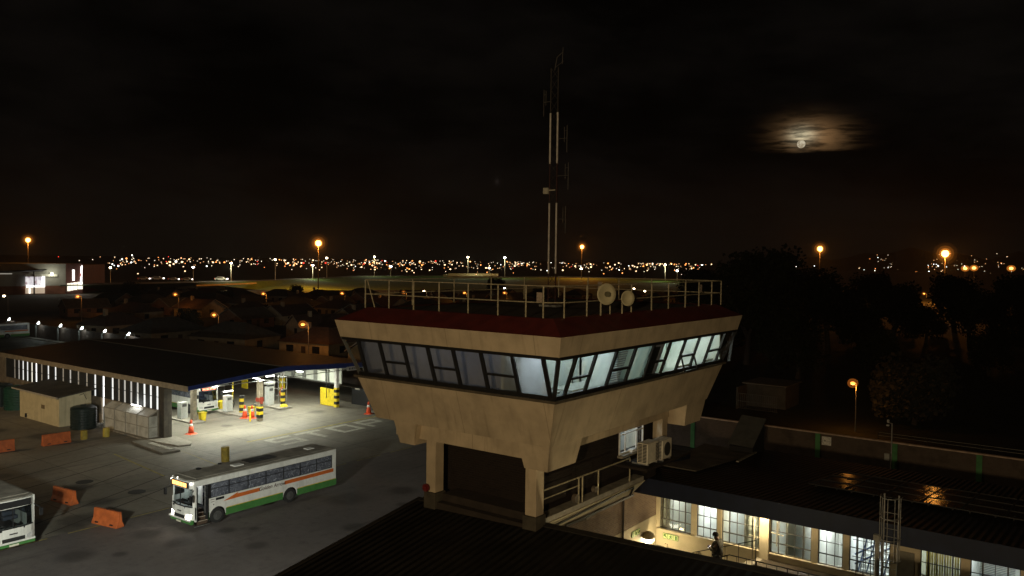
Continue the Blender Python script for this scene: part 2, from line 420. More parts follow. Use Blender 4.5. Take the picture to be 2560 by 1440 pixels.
# ------------------------------------------------------------------ control tower
TX0, TX1, TY0, TY1 = -23.1, -13.2, 20.05, 34.25
ZT, ZW1, ZW0, ZB = 15.157, 14.536, 13.162, 11.542
tower = thing('control_tower', ((TX0+TX1)/2, (TY0+TY1)/2, 0), 'cream concrete control tower with a slanted ring of lit windows and a red roof edge', 'tower')
def ring(mb, i0, z0, i1, z1, th=.18, close=True):
    """sloping wall band between two inset rectangles, with thickness"""
    def R4(i, z): return [(TX0+i, TY0+i, z), (TX1-i, TY0+i, z), (TX1-i, TY1-i, z), (TX0+i, TY1-i, z)]
    vs = R4(i0, z0)+R4(i1, z1)+R4(i0+th, z0)+R4(i1+th, z1); fs = []
    for k in range(4):
        j = (k+1) % 4
        fs += [(k, j, 4+j, 4+k), (8+k, 12+k, 12+j, 8+j), (k, 8+k, 8+j, j), (4+k, 4+j, 12+j, 12+k)]
    return mb.add(vs, fs)
I1, I2, I3 = .15, .618, 1.085
part('upper_band', ring(MB(), I1, ZW1, 0, ZT), M_cream, tower)
part('lower_band', ring(MB(), I3, ZB, I2-.05, ZW0-.02, .2), M_cream, tower)
part('roof_edge', ring(MB(), .0, ZT+.003, .85, 15.62, .25), M_red, tower)
part('roof', MB().box(TX0+.95, TX1-.95, TY0+.95, TY1-.95, 15.3, 15.58), M_roofdark, tower)
part('soffit', MB().box(TX0+I3+.2, TX1-I3-.2, TY0+I3+.2, TY1-I3-.2, ZB+.01, ZB+.15), M_cream, tower)
# ring beam under the cab
rb = MB()
bx0, bx1, by0, by1, bz = TX0+1.7, TX1-1.95, TY0+1.5, TY1-1.6, 10.93
rb.box(bx0, bx1, by0, by0+.35, bz, ZB+.008); rb.box(bx0, bx1, by1-.35, by1, bz, ZB+.008)
rb.box(bx0, bx0+.35, by0+.35, by1-.35, bz, ZB+.008); rb.box(bx1-.35, bx1, by0+.35, by1-.35, bz, ZB+.008)
part('ring_beam', rb, M_cream, tower)
def corbel(x0, x1, y0, y1, z0=10.72):
    part('corbel', MB().box(x0, x1, y0, y1, z0, ZB-.004, taper=.16), M_cream, tower)
e = I3+.04
corbel(TX1-2.35, TX1-e, TY0+e, TY0+3.1, 10.70)
corbel(-21.15, -20.1, TY0+e, TY0+3.1, 10.72)
corbel(TX1-2.35, TX1-e, TY1-3.0, TY1-e, 10.62)
corbel(TX0+e, TX0+e+1.1, TY1-3.0, TY1-e, 10.70)
for (cx, cy) in [(-15.37, 21.9), (-19.78, 21.9), (-15.37, 30.95), (-19.78, 30.5)]:
    part('column', MB().box(cx-.22, cx+.22, cy-.23, cy+.23, 9.61 if (cx > -16 and cy > 25) else 9.04, bz-.003), M_cream, tower, bevel=.02)
for (cx, cy) in [(-15.37, 21.9), (-19.78, 21.9), (-19.78, 30.5)]: part('column_base', MB().box(cx-.27, cx+.27, cy-.28, cy+.28, 0, 9.035), mat('dark_base', (.06, .052, .038), .9, .3, 3), tower)
solo('fire_bell', MB().tube((-19.9, 21.61, 9.2), (-19.9, 21.52, 9.2), .14, 16).tube((-19.9, 21.52, 9.2), (-19.9, 21.48, 9.2), .09, 12).box(-19.95, -19.85, 21.61, 21.668, 9.1, 9.3), mat('bell_red', (.13, .012, .012), .5, .2, 6), 'round red fire bell at the foot of the left tower column', 'bell')
# stair core in dark brick below the cab
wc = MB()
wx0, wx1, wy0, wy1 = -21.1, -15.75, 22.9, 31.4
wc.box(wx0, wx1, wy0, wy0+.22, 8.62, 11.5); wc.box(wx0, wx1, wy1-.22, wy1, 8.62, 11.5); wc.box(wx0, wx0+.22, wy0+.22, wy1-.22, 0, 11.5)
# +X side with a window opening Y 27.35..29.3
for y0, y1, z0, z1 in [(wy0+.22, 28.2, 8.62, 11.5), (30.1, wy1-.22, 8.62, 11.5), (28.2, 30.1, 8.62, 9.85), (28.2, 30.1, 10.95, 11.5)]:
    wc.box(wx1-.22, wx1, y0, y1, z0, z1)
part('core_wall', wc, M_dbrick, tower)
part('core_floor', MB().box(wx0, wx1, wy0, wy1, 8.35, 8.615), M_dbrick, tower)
part('upstand', MB().box(-19.5, -15.65, 22.0, 22.88, 8.3, 8.98).box(-19.5, -15.65, 21.7, 21.99, 8.3, 8.72), mat('brown_upstand', (.03, .022, .017), .9, .3, 2), tower)
# stair window
sw = part('stair_window', MB().box(wx1-.02, wx1+.04, 28.15, 30.15, 9.79, 9.86).box(wx1-.02, wx1+.04, 28.15, 28.21, 9.86, 10.93).box(wx1-.02, wx1+.04, 30.09, 30.15, 9.86, 10.93)
     .box(wx1-.02, wx1+.03, 28.21, 30.09, 10.55, 10.59).box(wx1-.02, wx1+.03, 28.63, 28.67, 9.86, 10.93).box(wx1-.02, wx1+.03, 29.55, 29.59, 9.86, 10.93), M_white, tower)
part('pane', MB().quad((wx1-.05, 28.2, 9.85), (wx1-.05, 30.1, 9.85), (wx1-.05, 30.1, 10.95), (wx1-.05, 28.2, 10.95)), M_pane, sw)
part('window_sill', MB().box(wx1-.1, wx1+.22, 28.05, 30.25, 9.70, 9.785), M_conc, sw)
part('box_on_sill', MB().box(wx1+.0, wx1+.18, 28.95, 29.3, 9.79, 9.9), M_white, sw)
part('stair_room', MB().box(-17.6, -17.5, 27.4, 31.0, 9, 11.4).box(-17.5, -16.05, 30.9, 31.0, 9, 11.4).box(-17.5, -16.05, 27.4, 27.5, 9, 11.4), M_wallw, tower)
lamp('stair_lamp', (-16.6, 28.4, 11.2), 60, (.85, .95, 1), tower, size=.15)

# ---- windows
def wall_pt(side, s, f):
    """point on the glazing plane: side 'R' (+X face, s=Y) or 'L' (-Y face, s=X); f 0 bottom .. 1 top"""
    i = I2+(I1-I2)*f; z = ZW0+(ZW1-ZW0)*f
    if side == 'R': return Vector((TX1-i, s, z))
    if side == 'L': return Vector((s, TY0+i, z))
    if side == 'B': return Vector((s, TY1-i, z))
    return Vector((TX0+i, s, z))
def inn(side, d):
    return {'R': Vector((-d, 0, 0)), 'L': Vector((0, d, 0)), 'B': Vector((0, -d, 0)), 'W': Vector((d, 0, 0))}[side]
fr = MB()
def wbar(mb, p, q, w, side, depth=.14):
    n = inn(side, 1); d = (q-p).normalized(); s_ = d.cross(n).normalized()*w/2; o = n*(-.02); k = n*depth
    mb.hexa([p-s_+o, p+s_+o, p+s_+k, p-s_+k], [q-s_+o, q+s_+o, q+s_+k, q-s_+k])
YM = [21.22, 22.42, 23.74, 25.06, 26.42, 27.75, 29.03, 30.33, 31.63, 32.9]
XM = [-22.05, -20.97, -19.82, -18.68, -17.55, -16.38, -15.13, -13.96]
for side, ms, lo, hi in [('R', YM, TY0+I1, TY1-I1), ('L', XM, TX0+I1, TX1-I1), ('B', [TX0+1.2+1.2*i for i in range(8)], TX0+I1, TX1-I1), ('W', [TY0+1.1+1.3*i for i in range(11)], TY0+I1, TY1-I1)]:
    for s_ in ms: wbar(fr, wall_pt(side, s_, .03), wall_pt(side, s_, .97), .12, side, .07)
    lo0, hi0 = (lo+.45, hi-.45)
    wbar(fr, wall_pt(side, lo0+.02, .03), wall_pt(side, hi0-.02, .03), .12, side)
    wbar(fr, wall_pt(side, lo+.02, .97), wall_pt(side, hi-.02, .97), .10, side)
part('window_frame', fr, M_black, tower)
for x, y, sx_, sy_ in [(TX1, TY0, -1, 1), (TX0, TY0, 1, 1), (TX1, TY1, -1, -1), (TX0, TY1, 1, -1)]:
    part('corner_post', MB().bar((x+sx_*(I2+.05), y+sy_*(I2+.05), ZW0), (x+sx_*(I1+.05), y+sy_*(I1+.05), ZW1), .12), M_black, tower)
part('window_ledge', ring(MB(), I2-.13, ZW0-.10, I2-.13, ZW0-.02, .25), mat('ledge_concrete', (.08, .065, .045), .9, .3, 3), tower)
def pane(side, s0, s1, mt, split=False, name='window'):
    mb = MB().quad(wall_pt(side, s0, .04)+inn(side, .06), wall_pt(side, s1, .04)+inn(side, .06), wall_pt(side, s1, .96)+inn(side, .06), wall_pt(side, s0, .96)+inn(side, .06))
    o = part(name, mb, mt, tower)
    if split:
        b = MB(); wbar(b, wall_pt(side, s0+.07, .44), wall_pt(side, s1-.07, .44), .07, side, .1)
        part('glazing_bar', b, M_black, o)
    return o
Rm = YM
for k in range(9):
    sp = k in (0, 2, 4, 6, 8)
    if k == 6:
        o = part('window', MB().quad(wall_pt('R', Rm[6], .46)+inn('R', .06), wall_pt('R', Rm[7], .46)+inn('R', .06), wall_pt('R', Rm[7], .96)+inn('R', .06), wall_pt('R', Rm[6], .96)+inn('R', .06)), M_pane, tower)
        b = MB(); wbar(b, wall_pt('R', Rm[6]+.07, .46), wall_pt('R', Rm[7]-.07, .46), .07, 'R', .1); part('glazing_bar', b, M_black, o)
        # awning sash pushed open at the bottom
        t0, t1 = wall_pt('R', Rm[6]+.08, .44), wall_pt('R', Rm[7]-.08, .44)
        b0, b1 = wall_pt('R', Rm[6]+.08, .05)+Vector((.34, 0, -.02)), wall_pt('R', Rm[7]-.08, .05)+Vector((.34, 0, -.02))
        o = part('open_sash', MB().bar(t0, t1, .05).bar(b0, b1, .06).bar(t0, b0, .05).bar(t1, b1, .05), M_black, tower)
        part('pane', MB().quad(t0, t1, b1, b0), M_pane, o)
    else: pane('R', Rm[k], Rm[k+1], M_hazy if k in (1, 3, 5, 7) else M_pane, sp)
Lm = XM
for k in range(7): pane('L', Lm[k], Lm[k+1], M_hazyl, k in (1, 3, 5))
# narrow end panes
def tri(side, s_, slo, shi, mt=M_pane):
    part('corner_pane', MB().quad(wall_pt(side, s_, .03), wall_pt(side, slo, .03), wall_pt(side, shi, .97), wall_pt(side, s_, .97)), mt, tower)
tri('R', YM[0], TY0+I2, TY0+I1); tri('R', YM[-1], TY1-I2, TY1-I1); tri('L', XM[-1], TX1-I2, TX1-I1); tri('L', XM[0], TX0+I2, TX0+I1)
pane('B', TX0+.8, TX1-.8, M_paned); pane('W', TY0+.8, TY1-.8, M_paned)
# ---- rooms behind the glass
M_room = mat('control_room_wall', (.66, .72, .68), .8, .05, 1)
M_cool = mat('corridor_wall', (.38, .39, .43), .85, .06, 1)
M_carp = mat('room_carpet', (.26, .28, .27), .9, .2, 4)
part('cab_floor', MB().box(TX0+.95, TX1-.95, TY0+.95, TY1-.95, 12.75, 12.9), M_carp, tower)
part('cab_ceiling', MB().box(TX0+.4, TX1-.4, TY0+.4, TY1-.4, 14.80, 14.92), M_wallw, tower)
rw = MB()
rw.box(-16.05, -15.95, 20.9, 25.0, 12.9, 14.8).box(-15.65, -15.55, 25.0, 29.05, 12.9, 14.8).box(-16.35, -16.25, 29.05, 33.6, 12.9, 14.8)   # inner walls behind the +X rooms
rw.box(-16.25, -14.2, 28.98, 29.06, 12.9, 14.8).box(-15.55, -14.1, 27.70, 27.78, 12.9, 14.8).box(-15.9, -14.1, 25.0, 25.06, 12.9, 14.8)
rw.box(-16.25, -15.3, 31.2, 31.28, 12.9, 14.8).box(-16.4, -13.9, 33.5, 33.6, 12.9, 14.8)
part('room_wall', rw, M_room, tower)
cw = MB()
cw.box(-15.2, -15.14, 20.75, 21.85, 12.9, 14.8).box(-22.4, -15.2, 21.75, 21.85, 12.9, 14.8).box(-22.5, -22.4, 20.9, 21.75, 12.9, 14.8)
part('corridor_partition', cw, M_cool, tower)
dk = MB(); q_ = [wall_pt('R', a_, f_)+inn('R', .2) for a_, f_ in ((26.5, .05), (27.68, .05), (27.68, .95), (26.5, .95))]; dk.slab(q_, .03)
part('dark_cabinet', dk, M_black, tower)
part('cabinet_panel', MB().slab([wall_pt('R', a_, f_)+inn('R', .17) for a_, f_ in ((26.75, .84), (27.62, .84), (27.62, .92), (26.75, .92))], .01).slab([wall_pt('R', a_, f_)+inn('R', .17) for a_, f_ in ((27.36, .08), (27.62, .08), (27.62, .84), (27.36, .84))], .01), mat('lilac_panel', (.30, .30, .38), .7, .1, 4), tower)
part('desk', MB().box(-15.0, -14.15, 22.2, 24.9, 13.18, 13.24), mat('pale_desk_top', (.5, .52, .48), .6, .1, 3), tower)
part('desk', MB().box(-16.2, -14.15, 29.2, 33.4, 13.22, 13.28), mat('pale_desk_top', (.5, .52, .48), .6, .1, 3), tower)
bl = MB()
for i in range(15): bl.slab([wall_pt('R', a_, f_+.06*i)+inn('R', .22) for a_, f_ in ((23.85, .05), (24.95, .05), (24.95, .085), (23.85, .085))], .01)
part('window_blind', bl, mat('grey_blind', (.42, .45, .52), .8, .1, 4), tower)
part('chair', MB().box(-14.5, -14.1, 21.0, 21.4, 13.25, 13.32).box(-14.5, -14.44, 21.0, 21.4, 13.32, 13.62), M_white, tower)
part('yellow_hanging', MB().box(-16.3, -15.8, 21.68, 21.72, 13.3, 14.7), mat('yellow_cloth', (.42, .36, .12), .9, .2, 5), tower)
part('blue_header_panel', MB().box(-17.5, -16.45, 20.95, 20.98, 14.36, 14.5), mat('blue_panel', (.12, .22, .75), .7, .1, 3), tower)
part('ceiling_tube', MB().box(-15.0, -14.95, 21.6, 22.2, 14.72, 14.77).box(-15.0, -14.95, 29.5, 30.3, 14.72, 14.77).box(-15.0, -14.95, 31.6, 32.6, 14.72, 14.77).box(-15.0, -14.9, 24.1, 24.6, 14.66, 14.71), M_tube, tower)
for (x, y, p, c) in [(-14.7, 21.6, 26, (.84, .97, 1)), (-14.9, 23.2, 11, (.78, 1, .95)), (-14.9, 24.5, 11, (.82, .9, 1)), (-14.8, 25.8, 11, (.78, 1, .92)), (-14.7, 28.4, 30, (.86, 1, .88)), (-15.0, 29.8, 24, (.92, 1, .97)), (-15.0, 30.9, 22, (.96, 1, .84)), (-15.0, 32.5, 26, (.90, 1, .98)),
                     (-17.0, 21.15, 2.2, (.62, .75, 1)), (-18.8, 21.2, 1.7, (.72, .78, .9)), (-20.4, 21.2, 1.3, (.8, .8, .85)), (-21.6, 21.2, .6, (.8, .78, .75)), (-15.6, 21.2, .7, (.8, .88, .9)), (-14.25, 20.95, 4, (.8, 1, .95)), (-14.35, 29.7, 16, (.9, 1, .92)), (-14.6, 24.3, 5, (.75, .85, 1))]:
    lamp('room_lamp', (x, y, 14.55), p, c, tower, size=.2)

# ---- roof railing
rl = thing('roof_railing', (-18, 27, 15.58), 'thin cream pipe railing round the flat roof of the control tower', 'railing')
RX0, RX1, RY0, RY1 = -22.5, -14.05, 21.0, 33.9
zt = 16.62
tb = MB()
for z in (zt, 16.1):
    tb.path([(RX0, RY0, z), (RX1-.45, RY0, z), (RX1, RY0+.5, z), (RX1, RY1, z), (RX0, RY1, z), (RX0, RY0, z)], .020)
part('rail', tb, M_rail, rl)
posts = [(x, RY0) for x in (-22.5, -21.27, -20.05, -18.85, -17.55, -16.29, -15.17)]+[(RX1-.45, RY0), (RX1, RY0+.5)]
posts += [(RX1, y) for y in (22.85, 24.35, 25.85, 27.4, 28.8, 30.3, 31.6, 32.9, 33.9)]
posts += [(x, RY1) for x in (-22.5, -20.8, -19.1, -17.4, -15.7)]+[(RX0, y) for y in (23.5, 26, 28.5, 31)]
for x, y in posts: part('post', MB().tube((x, y, 15.58), (x, y, zt), .026), M_rail, rl)
part('brace', MB().tube((RX0+.1, RY0, zt), (RX0+.5, RY0, 15.6), .02), M_rail, rl)
for (x, y, lb) in [(-14.6, 20.97, 'small pale notice plate wired to the tower railing near its corner'), (-20.1, 33.87, 'small pale notice plate on the far side of the tower railing'), (-14.02, 31.75, 'narrow white notice plate on the railing at the back right of the tower roof')]:
    wdt = .12 if x > -14.3 else .22
    if x > -14.3: mbx = MB().box(x, x+.015, y-wdt/2, y+wdt/2, 16.2, 16.5)
    else: mbx = MB().box(x-wdt/2, x+wdt/2, y-.04, y-.025, 16.12, 16.42)
    solo('notice_plate', mbx, mat('faded_plate', (.30, .24, .19), .8, .35, 20), lb, 'sign', 'notice plates on the tower railing')
# ---- dish antennas
def dish(y, z, r, lb, feed):
    o = thing('satellite_dish', (-13.95, y, 15.58), lb, 'dish', 'dishes on the tower railing')
    prof = [(.02, 0), (r*.35, .012), (r*.7, .05), (r, .12), (r*1.0, .135), (r*.68, .065), (.02, .02)]
    mb = MB().lathe(prof, 24); Mx = frame((-13.86, y, z), (0, 1, 0), (0, 0, 1))
    ax = Vector((1, -.55, .05)).normalized(); xx = Vector((0, 0, 1)).cross(ax).normalized(); yy = ax.cross(xx)
    Mx = frame((-13.86, y, z), xx, yy)
    mb.v = [tuple(Mx @ Vector(v)) for v in mb.v]
    part('reflector', mb, mat('dish_paint', (.44, .40, .26), .6, .12, 3), o, smooth=True)
    part('bracket', MB().tube((-14.0, y, z-.05), (-13.9, y, z), .03).tube((-14.0, y, 15.6), (-14.0, y, z+.1), .03), M_rail, o)
    if feed:
        p = Vector((-13.86, y, z))+ax*.14
        part('feed_cap', MB().tube(p, p+ax*.10, .09, 12), mat('feed_cap_dark', (.13, .12, .07), .7, .2, 5), o)
dish(23.65, 16.32, .36, 'larger round pale dish with a dark centre cap on the tower railing', True)
dish(25.1, 16.14, .27, 'smaller plain round dish on the tower railing beside the larger one', False)

# ---- lattice mast
mx, my, z0, z1 = -18.25, 27.0, 15.58, 25.4
mast = thing('radio_mast', (mx, my, z0), 'tall thin lattice radio mast in red and white bands on the tower roof', 'mast')
M_mred = mat('mast_red', (.035, .010, .009), .7, .3, 6); M_mwhite = mat('mast_white', (.46, .43, .40), .6, .2, 6); M_mdark = mat('mast_dark', (.03, .026, .024), .7, .3, 6)
bands = [(15.58, 16.9, M_mred), (16.9, 19.75, M_mwhite), (19.75, 21.25, M_mred), (21.25, 23.3, M_mwhite), (23.3, 25.0, M_mdark)]
hw = .17
for (a, b, mm) in bands:
    mb = MB(); br = MB(); rr = .035 if mm is M_mwhite else .022
    if mm is M_mwhite: bb = b-.06
    else: bb = b
    legs = [(mx-hw, my), (mx+hw, my), (mx, my+.29)]
    for x, y in legs: mb.tube((x, y, a), (x, y, bb), rr, 6)
    n = int((b-a)/.36)
    for i in range(n):
        za, zb_ = a+i*(b-a)/n, a+(i+1)*(b-a)/n
        for k in range(3):
            p, q = legs[k], legs[(k+1) % 3]
            if i % 2: p, q = q, p
            br.tube((*p, za), (*q, zb_), .010, 4)
    sct = part('mast_section', mb, mm, mast); part('bracing', br, M_mdark, sct)
M_ant = mat('antenna_grey', (.06, .055, .05), .6, .2, 6)
def antenna(zc, dx, n=2):
    mb = MB().tube((mx+(hw if dx > 0 else -hw), my, zc), (mx+dx, my, zc), .014, 5).tube((mx+dx, my, zc-.55), (mx+dx, my, zc+.5), .012, 5)
    for i in range(n): mb.tube((mx+dx*.8, my, zc+.15-.3*i), (mx+dx*.8, my, zc+.45-.3*i), .01, 5).tube((mx+dx*.8, my, zc+.3-.3*i), (mx+dx, my, zc+.3-.3*i), .008, 5)
    part('dipole_antenna', mb, M_ant, mast)
for zc, dx in [(22.2, .62), (20.75, .7), (19.05, .6), (23.7, -.5)]: antenna(zc, dx)
part('yagi_antenna', MB().path([(mx, my, 24.9), (mx+.1, my, 25.4), (mx+.35, my, 25.55)], .014).tube((mx+.35, my, 25.1), (mx+.38, my, 25.75), .012).tube((mx+.0, my, 25.0), (mx+.4, my, 25.2), .01), M_ant, mast)
part('floodlight', MB().box(mx-.42, mx-.2, my-.1, my+.1, 20.05, 20.3).tube((mx-.2, my, 20.2), (mx+.1, my, 20.2), .03), mat('grey_lamp_housing', (.35, .33, .27), .6, .15, 5), mast, bevel=.03)
part('base_plate', MB().box(mx-.4, mx+.4, my-.3, my+.5, 15.58, 15.66), M_steel, mast)
# ------------------------------------------------------------------ near building (dark roof in the foreground)
M_rooft = corrugated('black_sheet_roof', (.012, .011, .010), 0, .3, .6, spec=.15)
nb = thing('foreground_building', (-8, 14, 0), 'low building with a black corrugated roof sloping down in front of the tower', 'building')
def zr(y, x=-20.85): return 8.52+(y-22.2)*.155+(x+20.85)*.03
part('roof', MB().slab([(-20.7, 2, zr(2)), (2.5, 2, zr(2, 2.5)), (2.5, 22.2, zr(22.2, 2.5)), (-20.7, 22.2, zr(22.2))], .12), M_rooft, nb)
part('ridge_cap', MB().slab([(-20.7, 22.0, zr(22.0)+.03), (2.5, 22.0, zr(22.0, 2.5)+.03), (2.5, 22.3, zr(22.2, 2.5)+.035), (-20.7, 22.3, zr(22.2)+.035)], .03), mat('ridge_flashing', (.02, .018, .016), .7, .3, 3), nb)
part('verge_board', MB().slab([(-20.85, 2, zr(2)+.04), (-20.7, 2, zr(2)+.04), (-20.7, 22.2, zr(22.2)+.04), (-20.85, 22.2, zr(22.2)+.04)], .25), mat('verge_dark', (.015, .013, .012), .8, .3, 3), nb)
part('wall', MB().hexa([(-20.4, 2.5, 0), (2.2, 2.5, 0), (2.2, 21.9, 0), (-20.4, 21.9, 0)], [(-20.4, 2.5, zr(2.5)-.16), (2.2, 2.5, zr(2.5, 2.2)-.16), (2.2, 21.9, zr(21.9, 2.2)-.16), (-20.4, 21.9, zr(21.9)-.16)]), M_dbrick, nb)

rw_l = thing('courtyard_fill_lamp', (-11.5, 22.75, 7.1), 'unseen lamp added behind the foreground building to light the courtyard', 'lamp')  # unseen lamp, added to brighten the courtyard wall and walkway beam
part('housing', MB().box(-11.7, -11.3, 21.9, 22.7, 7.15, 7.3), mat('lamp_grey', (.2, .2, .19), .6, .1, 5), rw_l); part('lens', MB().ball((-11.5, 22.75, 7.05), .12, 10), glow('lamp_warm', (1, .86, .55), 60), rw_l)
lamp('courtyard_fill_light', (-11.5, 23.0, 7.0), 190, (1, .83, .48), rw_l, size=.12)

# ------------------------------------------------------------------ wing with the lit windows
FY = 35.0
M_facade = mat('cream_facade', (.50, .43, .30), .8, .12, 1.5, bump=.2, stain=.2, stain_scale=.6)
wing = thing('office_wing', (-8, 38, 0), 'two storey office wing with steel framed lit windows under a dark blue eave', 'building')
# openings: x0, x1, divisions, kind
OP = [(-17.30, -15.72, 5, 'grey'), (-15.45, -14.47, 3, 'bright'), (-14.24, -12.50, 5, 'grey2'), (-12.03, -10.28, 5, 'half'), (-10.0, -9.0, 3, 'bright2'),
      (-8.75, -7.2, 5, 'stair'), (-6.1, -4.7, 5, 'yellow'), (-4.38, -2.75, 4, 'blind'), (-2.4, -1.0, 4, 'grey3')]
ZS, ZH = 4.83, 6.32
fw = MB()
fw.box(-17.5, 1.5, FY, FY+.25, 0, ZS).box(-17.5, 1.5, FY, FY+.25, ZH, 7.40)
xs = -17.5
for x0, x1, n, k in OP:
    fw.box(xs, x0, FY, FY+.25, ZS, ZH); xs = x1
fw.box(xs, 1.5, FY, FY+.25, ZS, ZH)
part('facade_wall', fw, M_facade, wing)
part('pillar', MB().box(-12.47, -12.06, FY-.10, FY-.003, 3.9, 6.9), M_facade, wing)
part('string_course', MB().box(-17.45, 1.5, FY-.07, FY-.004, ZS-.09, ZS-.015), M_facade, wing)
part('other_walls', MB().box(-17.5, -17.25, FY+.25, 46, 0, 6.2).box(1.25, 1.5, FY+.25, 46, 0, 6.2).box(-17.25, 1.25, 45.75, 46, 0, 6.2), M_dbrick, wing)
M_sash = mat('steel_window_frame', (.10, .10, .09), .6, .2, 6)
M_sashw = mat('white_window_frame', (.55, .55, .50), .6, .15, 6)
for i, (x0, x1, n, k) in enumerate(OP):
    f = MB(); y0, y1 = FY+.05, FY+.10; w = .035
    f.box(x0, x1, y0, y1, ZS, ZS+w).box(x0, x1, y0, y1, ZH-w, ZH).box(x0, x0+w, y0, y1, ZS+w, ZH-w).box(x1-w, x1, y0, y1, ZS+w, ZH-w)
    for j in range(1, n):
        xx = x0+(x1-x0)*j/n; ww = .05 if (j in (1, n-1) and n > 3) else .022
        f.box(xx-ww/2, xx+ww/2, y0, y1-.004, ZS+w, ZH-w)
    for z, ww in ((ZS+.46, .05), (ZS+.98, .026)): f.box(x0+w, x1-w, y0+.003, y1-.007, z-ww/2, z+ww/2)
    wf = part('window', f, M_sash, wing)
    part('pane', MB().quad((x0, FY+.085, ZS), (x1, FY+.085, ZS), (x1, FY+.085, ZH), (x0, FY+.085, ZH)), M_pane if k not in ('grey', ) else glass('reflecting_window_glass', (.85, .88, .86), .16, .03), wf)
    part('sill', MB().box(x0-.05, x1+.05, FY-.12, FY+.04, ZS-.013, ZS+.012), M_facade, wf)
# rooms
rm = MB(); rm.box(-17.24, -17.2, FY+.26, 38.6, 3.7, 6.6).box(-17.2, 1.2, 38.6, 38.7, 3.6, 6.8).box(-17.2, 1.2, FY+.26, 38.6, 6.6, 6.72).box(-17.2, 1.2, FY+.26, 38.6, 3.6, 3.7)
for x in (-15.58, -14.35, -11.4, -10.15, -8.9, -6.7, -4.55, -2.55): rm.box(x-.05, x+.05, FY+.26, 38.6, 3.7, 6.6)
part('room_wall', rm, M_wallw, wing)
lum = {'grey': (59, (1, 1, .92)), 'bright': (247, (1, 1, .97)), 'grey2': (80, (1, 1, .95)), 'half': (31, (1, 1, .97)), 'bright2': (169, (1, 1, .98)), 'stair': (123, (.93, .97, 1)), 'yellow': (91, (1, 1, .85)), 'blind': (44, (.95, .98, 1)), 'grey3': (44, (1, 1, .95))}
tb = MB()
for x0, x1, n, k in OP:
    xc = (x0+x1)/2; p, c = lum[k]
    if k == 'half': xc = x1-.25; lamp('room_lamp', (x1-.2, 36.6, 6.35), 50, c, wing, size=.1)
    lamp('room_lamp', (xc, 36.8, 6.35), p, c, wing, size=.25); tb.box(xc-.5, xc+.5, 37.2, 37.3, 6.5, 6.55)
part('ceiling_tube', tb, M_tube, wing)
part('half_partition', MB().box(-10.72, -10.66, FY+.4, 37.2, 3.7, 6.6), M_wallw, wing)
part('curtain', MB().box(-13.3, -12.55, FY+.35, FY+.38, 4.6, 6.45).box(-17.2, -16.95, FY+.35, FY+.38, 4.6, 6.45), mat('grey_curtain', (.42, .44, .42), .9, .15, 9), wing)
cy = MB()
for j in range(14): cy.box(-5.95+j*.09, -5.88+j*.09, FY+.35+.02*(j % 2), FY+.37+.02*(j % 2), 4.6, 6.45)
part('yellow_curtain', cy, mat('yellow_curtain', (.60, .56, .20), .9, .2, 9), wing)
bl = MB()
for j in range(22): bl.box(-4.1, -2.95, FY+.3, FY+.34, 4.9+j*.065, 4.93+j*.065)
part('venetian_blind', bl, mat('blue_grey_blind', (.35, .42, .48), .7, .1, 5), wing)
st = MB()
for j in range(9): st.box(-8.8+.1, -7.25, 36.2+j*.2, 36.4+j*.2, 3.7+j*.17, 3.87+j*.17)
part('inner_stair', st, M_wallw, wing)
sb = MB()
for j in range(5): sb.bar((-8.6+j*.33, 35.9, 4.6), (-8.2+j*.33, 35.9, 6.4), .05)
sb.bar((-8.7, 35.8, 4.9), (-7.3, 35.8, 5.9), .07).bar((-8.7, 35.8, 5.3), (-7.3, 35.8, 6.3), .07)
part('stair_rail', sb, mat('blue_stair_paint', (.14, .2, .36), .6, .2, 4), wing)
gb = MB()
for j in range(5): gb.tube((-8.45+j*.28, FY-.09, 4.75), (-8.45+j*.28, FY-.09, 6.4), .016, 5)
for z in (4.95, 5.5, 6.2): gb.tube((-8.6, FY-.09, z), (-7.15, FY-.09, z), .014, 5)
part('burglar_bars', gb, M_black, wing)
# bracket inside window 3/4: white conduit posts
for (xx, z0, z1, lb) in [(-12.72, 4.9, 6.2, 0), (-11.72, 5.2, 6.25, 1)]:
    part('downpipe', MB().tube((xx, FY-.05, z0), (xx, FY-.05, z1), .03).tube((xx-.25, FY-.05, z0+.55), (xx+.3, FY-.05, z0+.5), .02), mat('cream_pipe', (.5, .45, .33), .6, .2, 6), wing)
part('door', MB().box(-6.9, -6.3, FY-.05, FY-.01, 3.95, 6.1), mat('dull_door', (.16, .15, .12), .7, .2, 4), wing)
# roof
M_roofw = corrugated('wing_sheet_roof', (.014, .013, .012), 0, .26, .7, spec=.08)
RE0, RE1 = 32.75, 49.0
def zw(y): return 7.76-(y-RE0)*.105
part('roof', MB().slab([(-18.1, RE0, zw(RE0)), (2, RE0, zw(RE0)), (2, RE1, zw(RE1)), (-18.1, RE1, zw(RE1))], .1), M_roofw, wing)
part('eave_fascia', MB().box(-18.2, 2, RE0-.06, RE0-.003, 7.02, 7.76).box(-18.2, -18.1, RE0, 40, 7.0, 7.3), mat('blue_fascia', (.008, .013, .034), .5, .2, 2), wing)
part('eave_soffit', MB().box(-18.1, 2, RE0, FY-.003, 7.0, 7.05), mat('soffit_board', (.18, .16, .12), .8, .2, 2), wing)
part('wall_lamp', MB().box(-12.42, -12.12, FY-.26, FY-.11, 6.50, 6.72), glow('lamp_warm', (1, .86, .55), 60), wing, bevel=.03)
lamp('wall_lamp_light', (-12.27, FY-.40, 6.42), 290, (1, .80, .46), wing, size=.08)
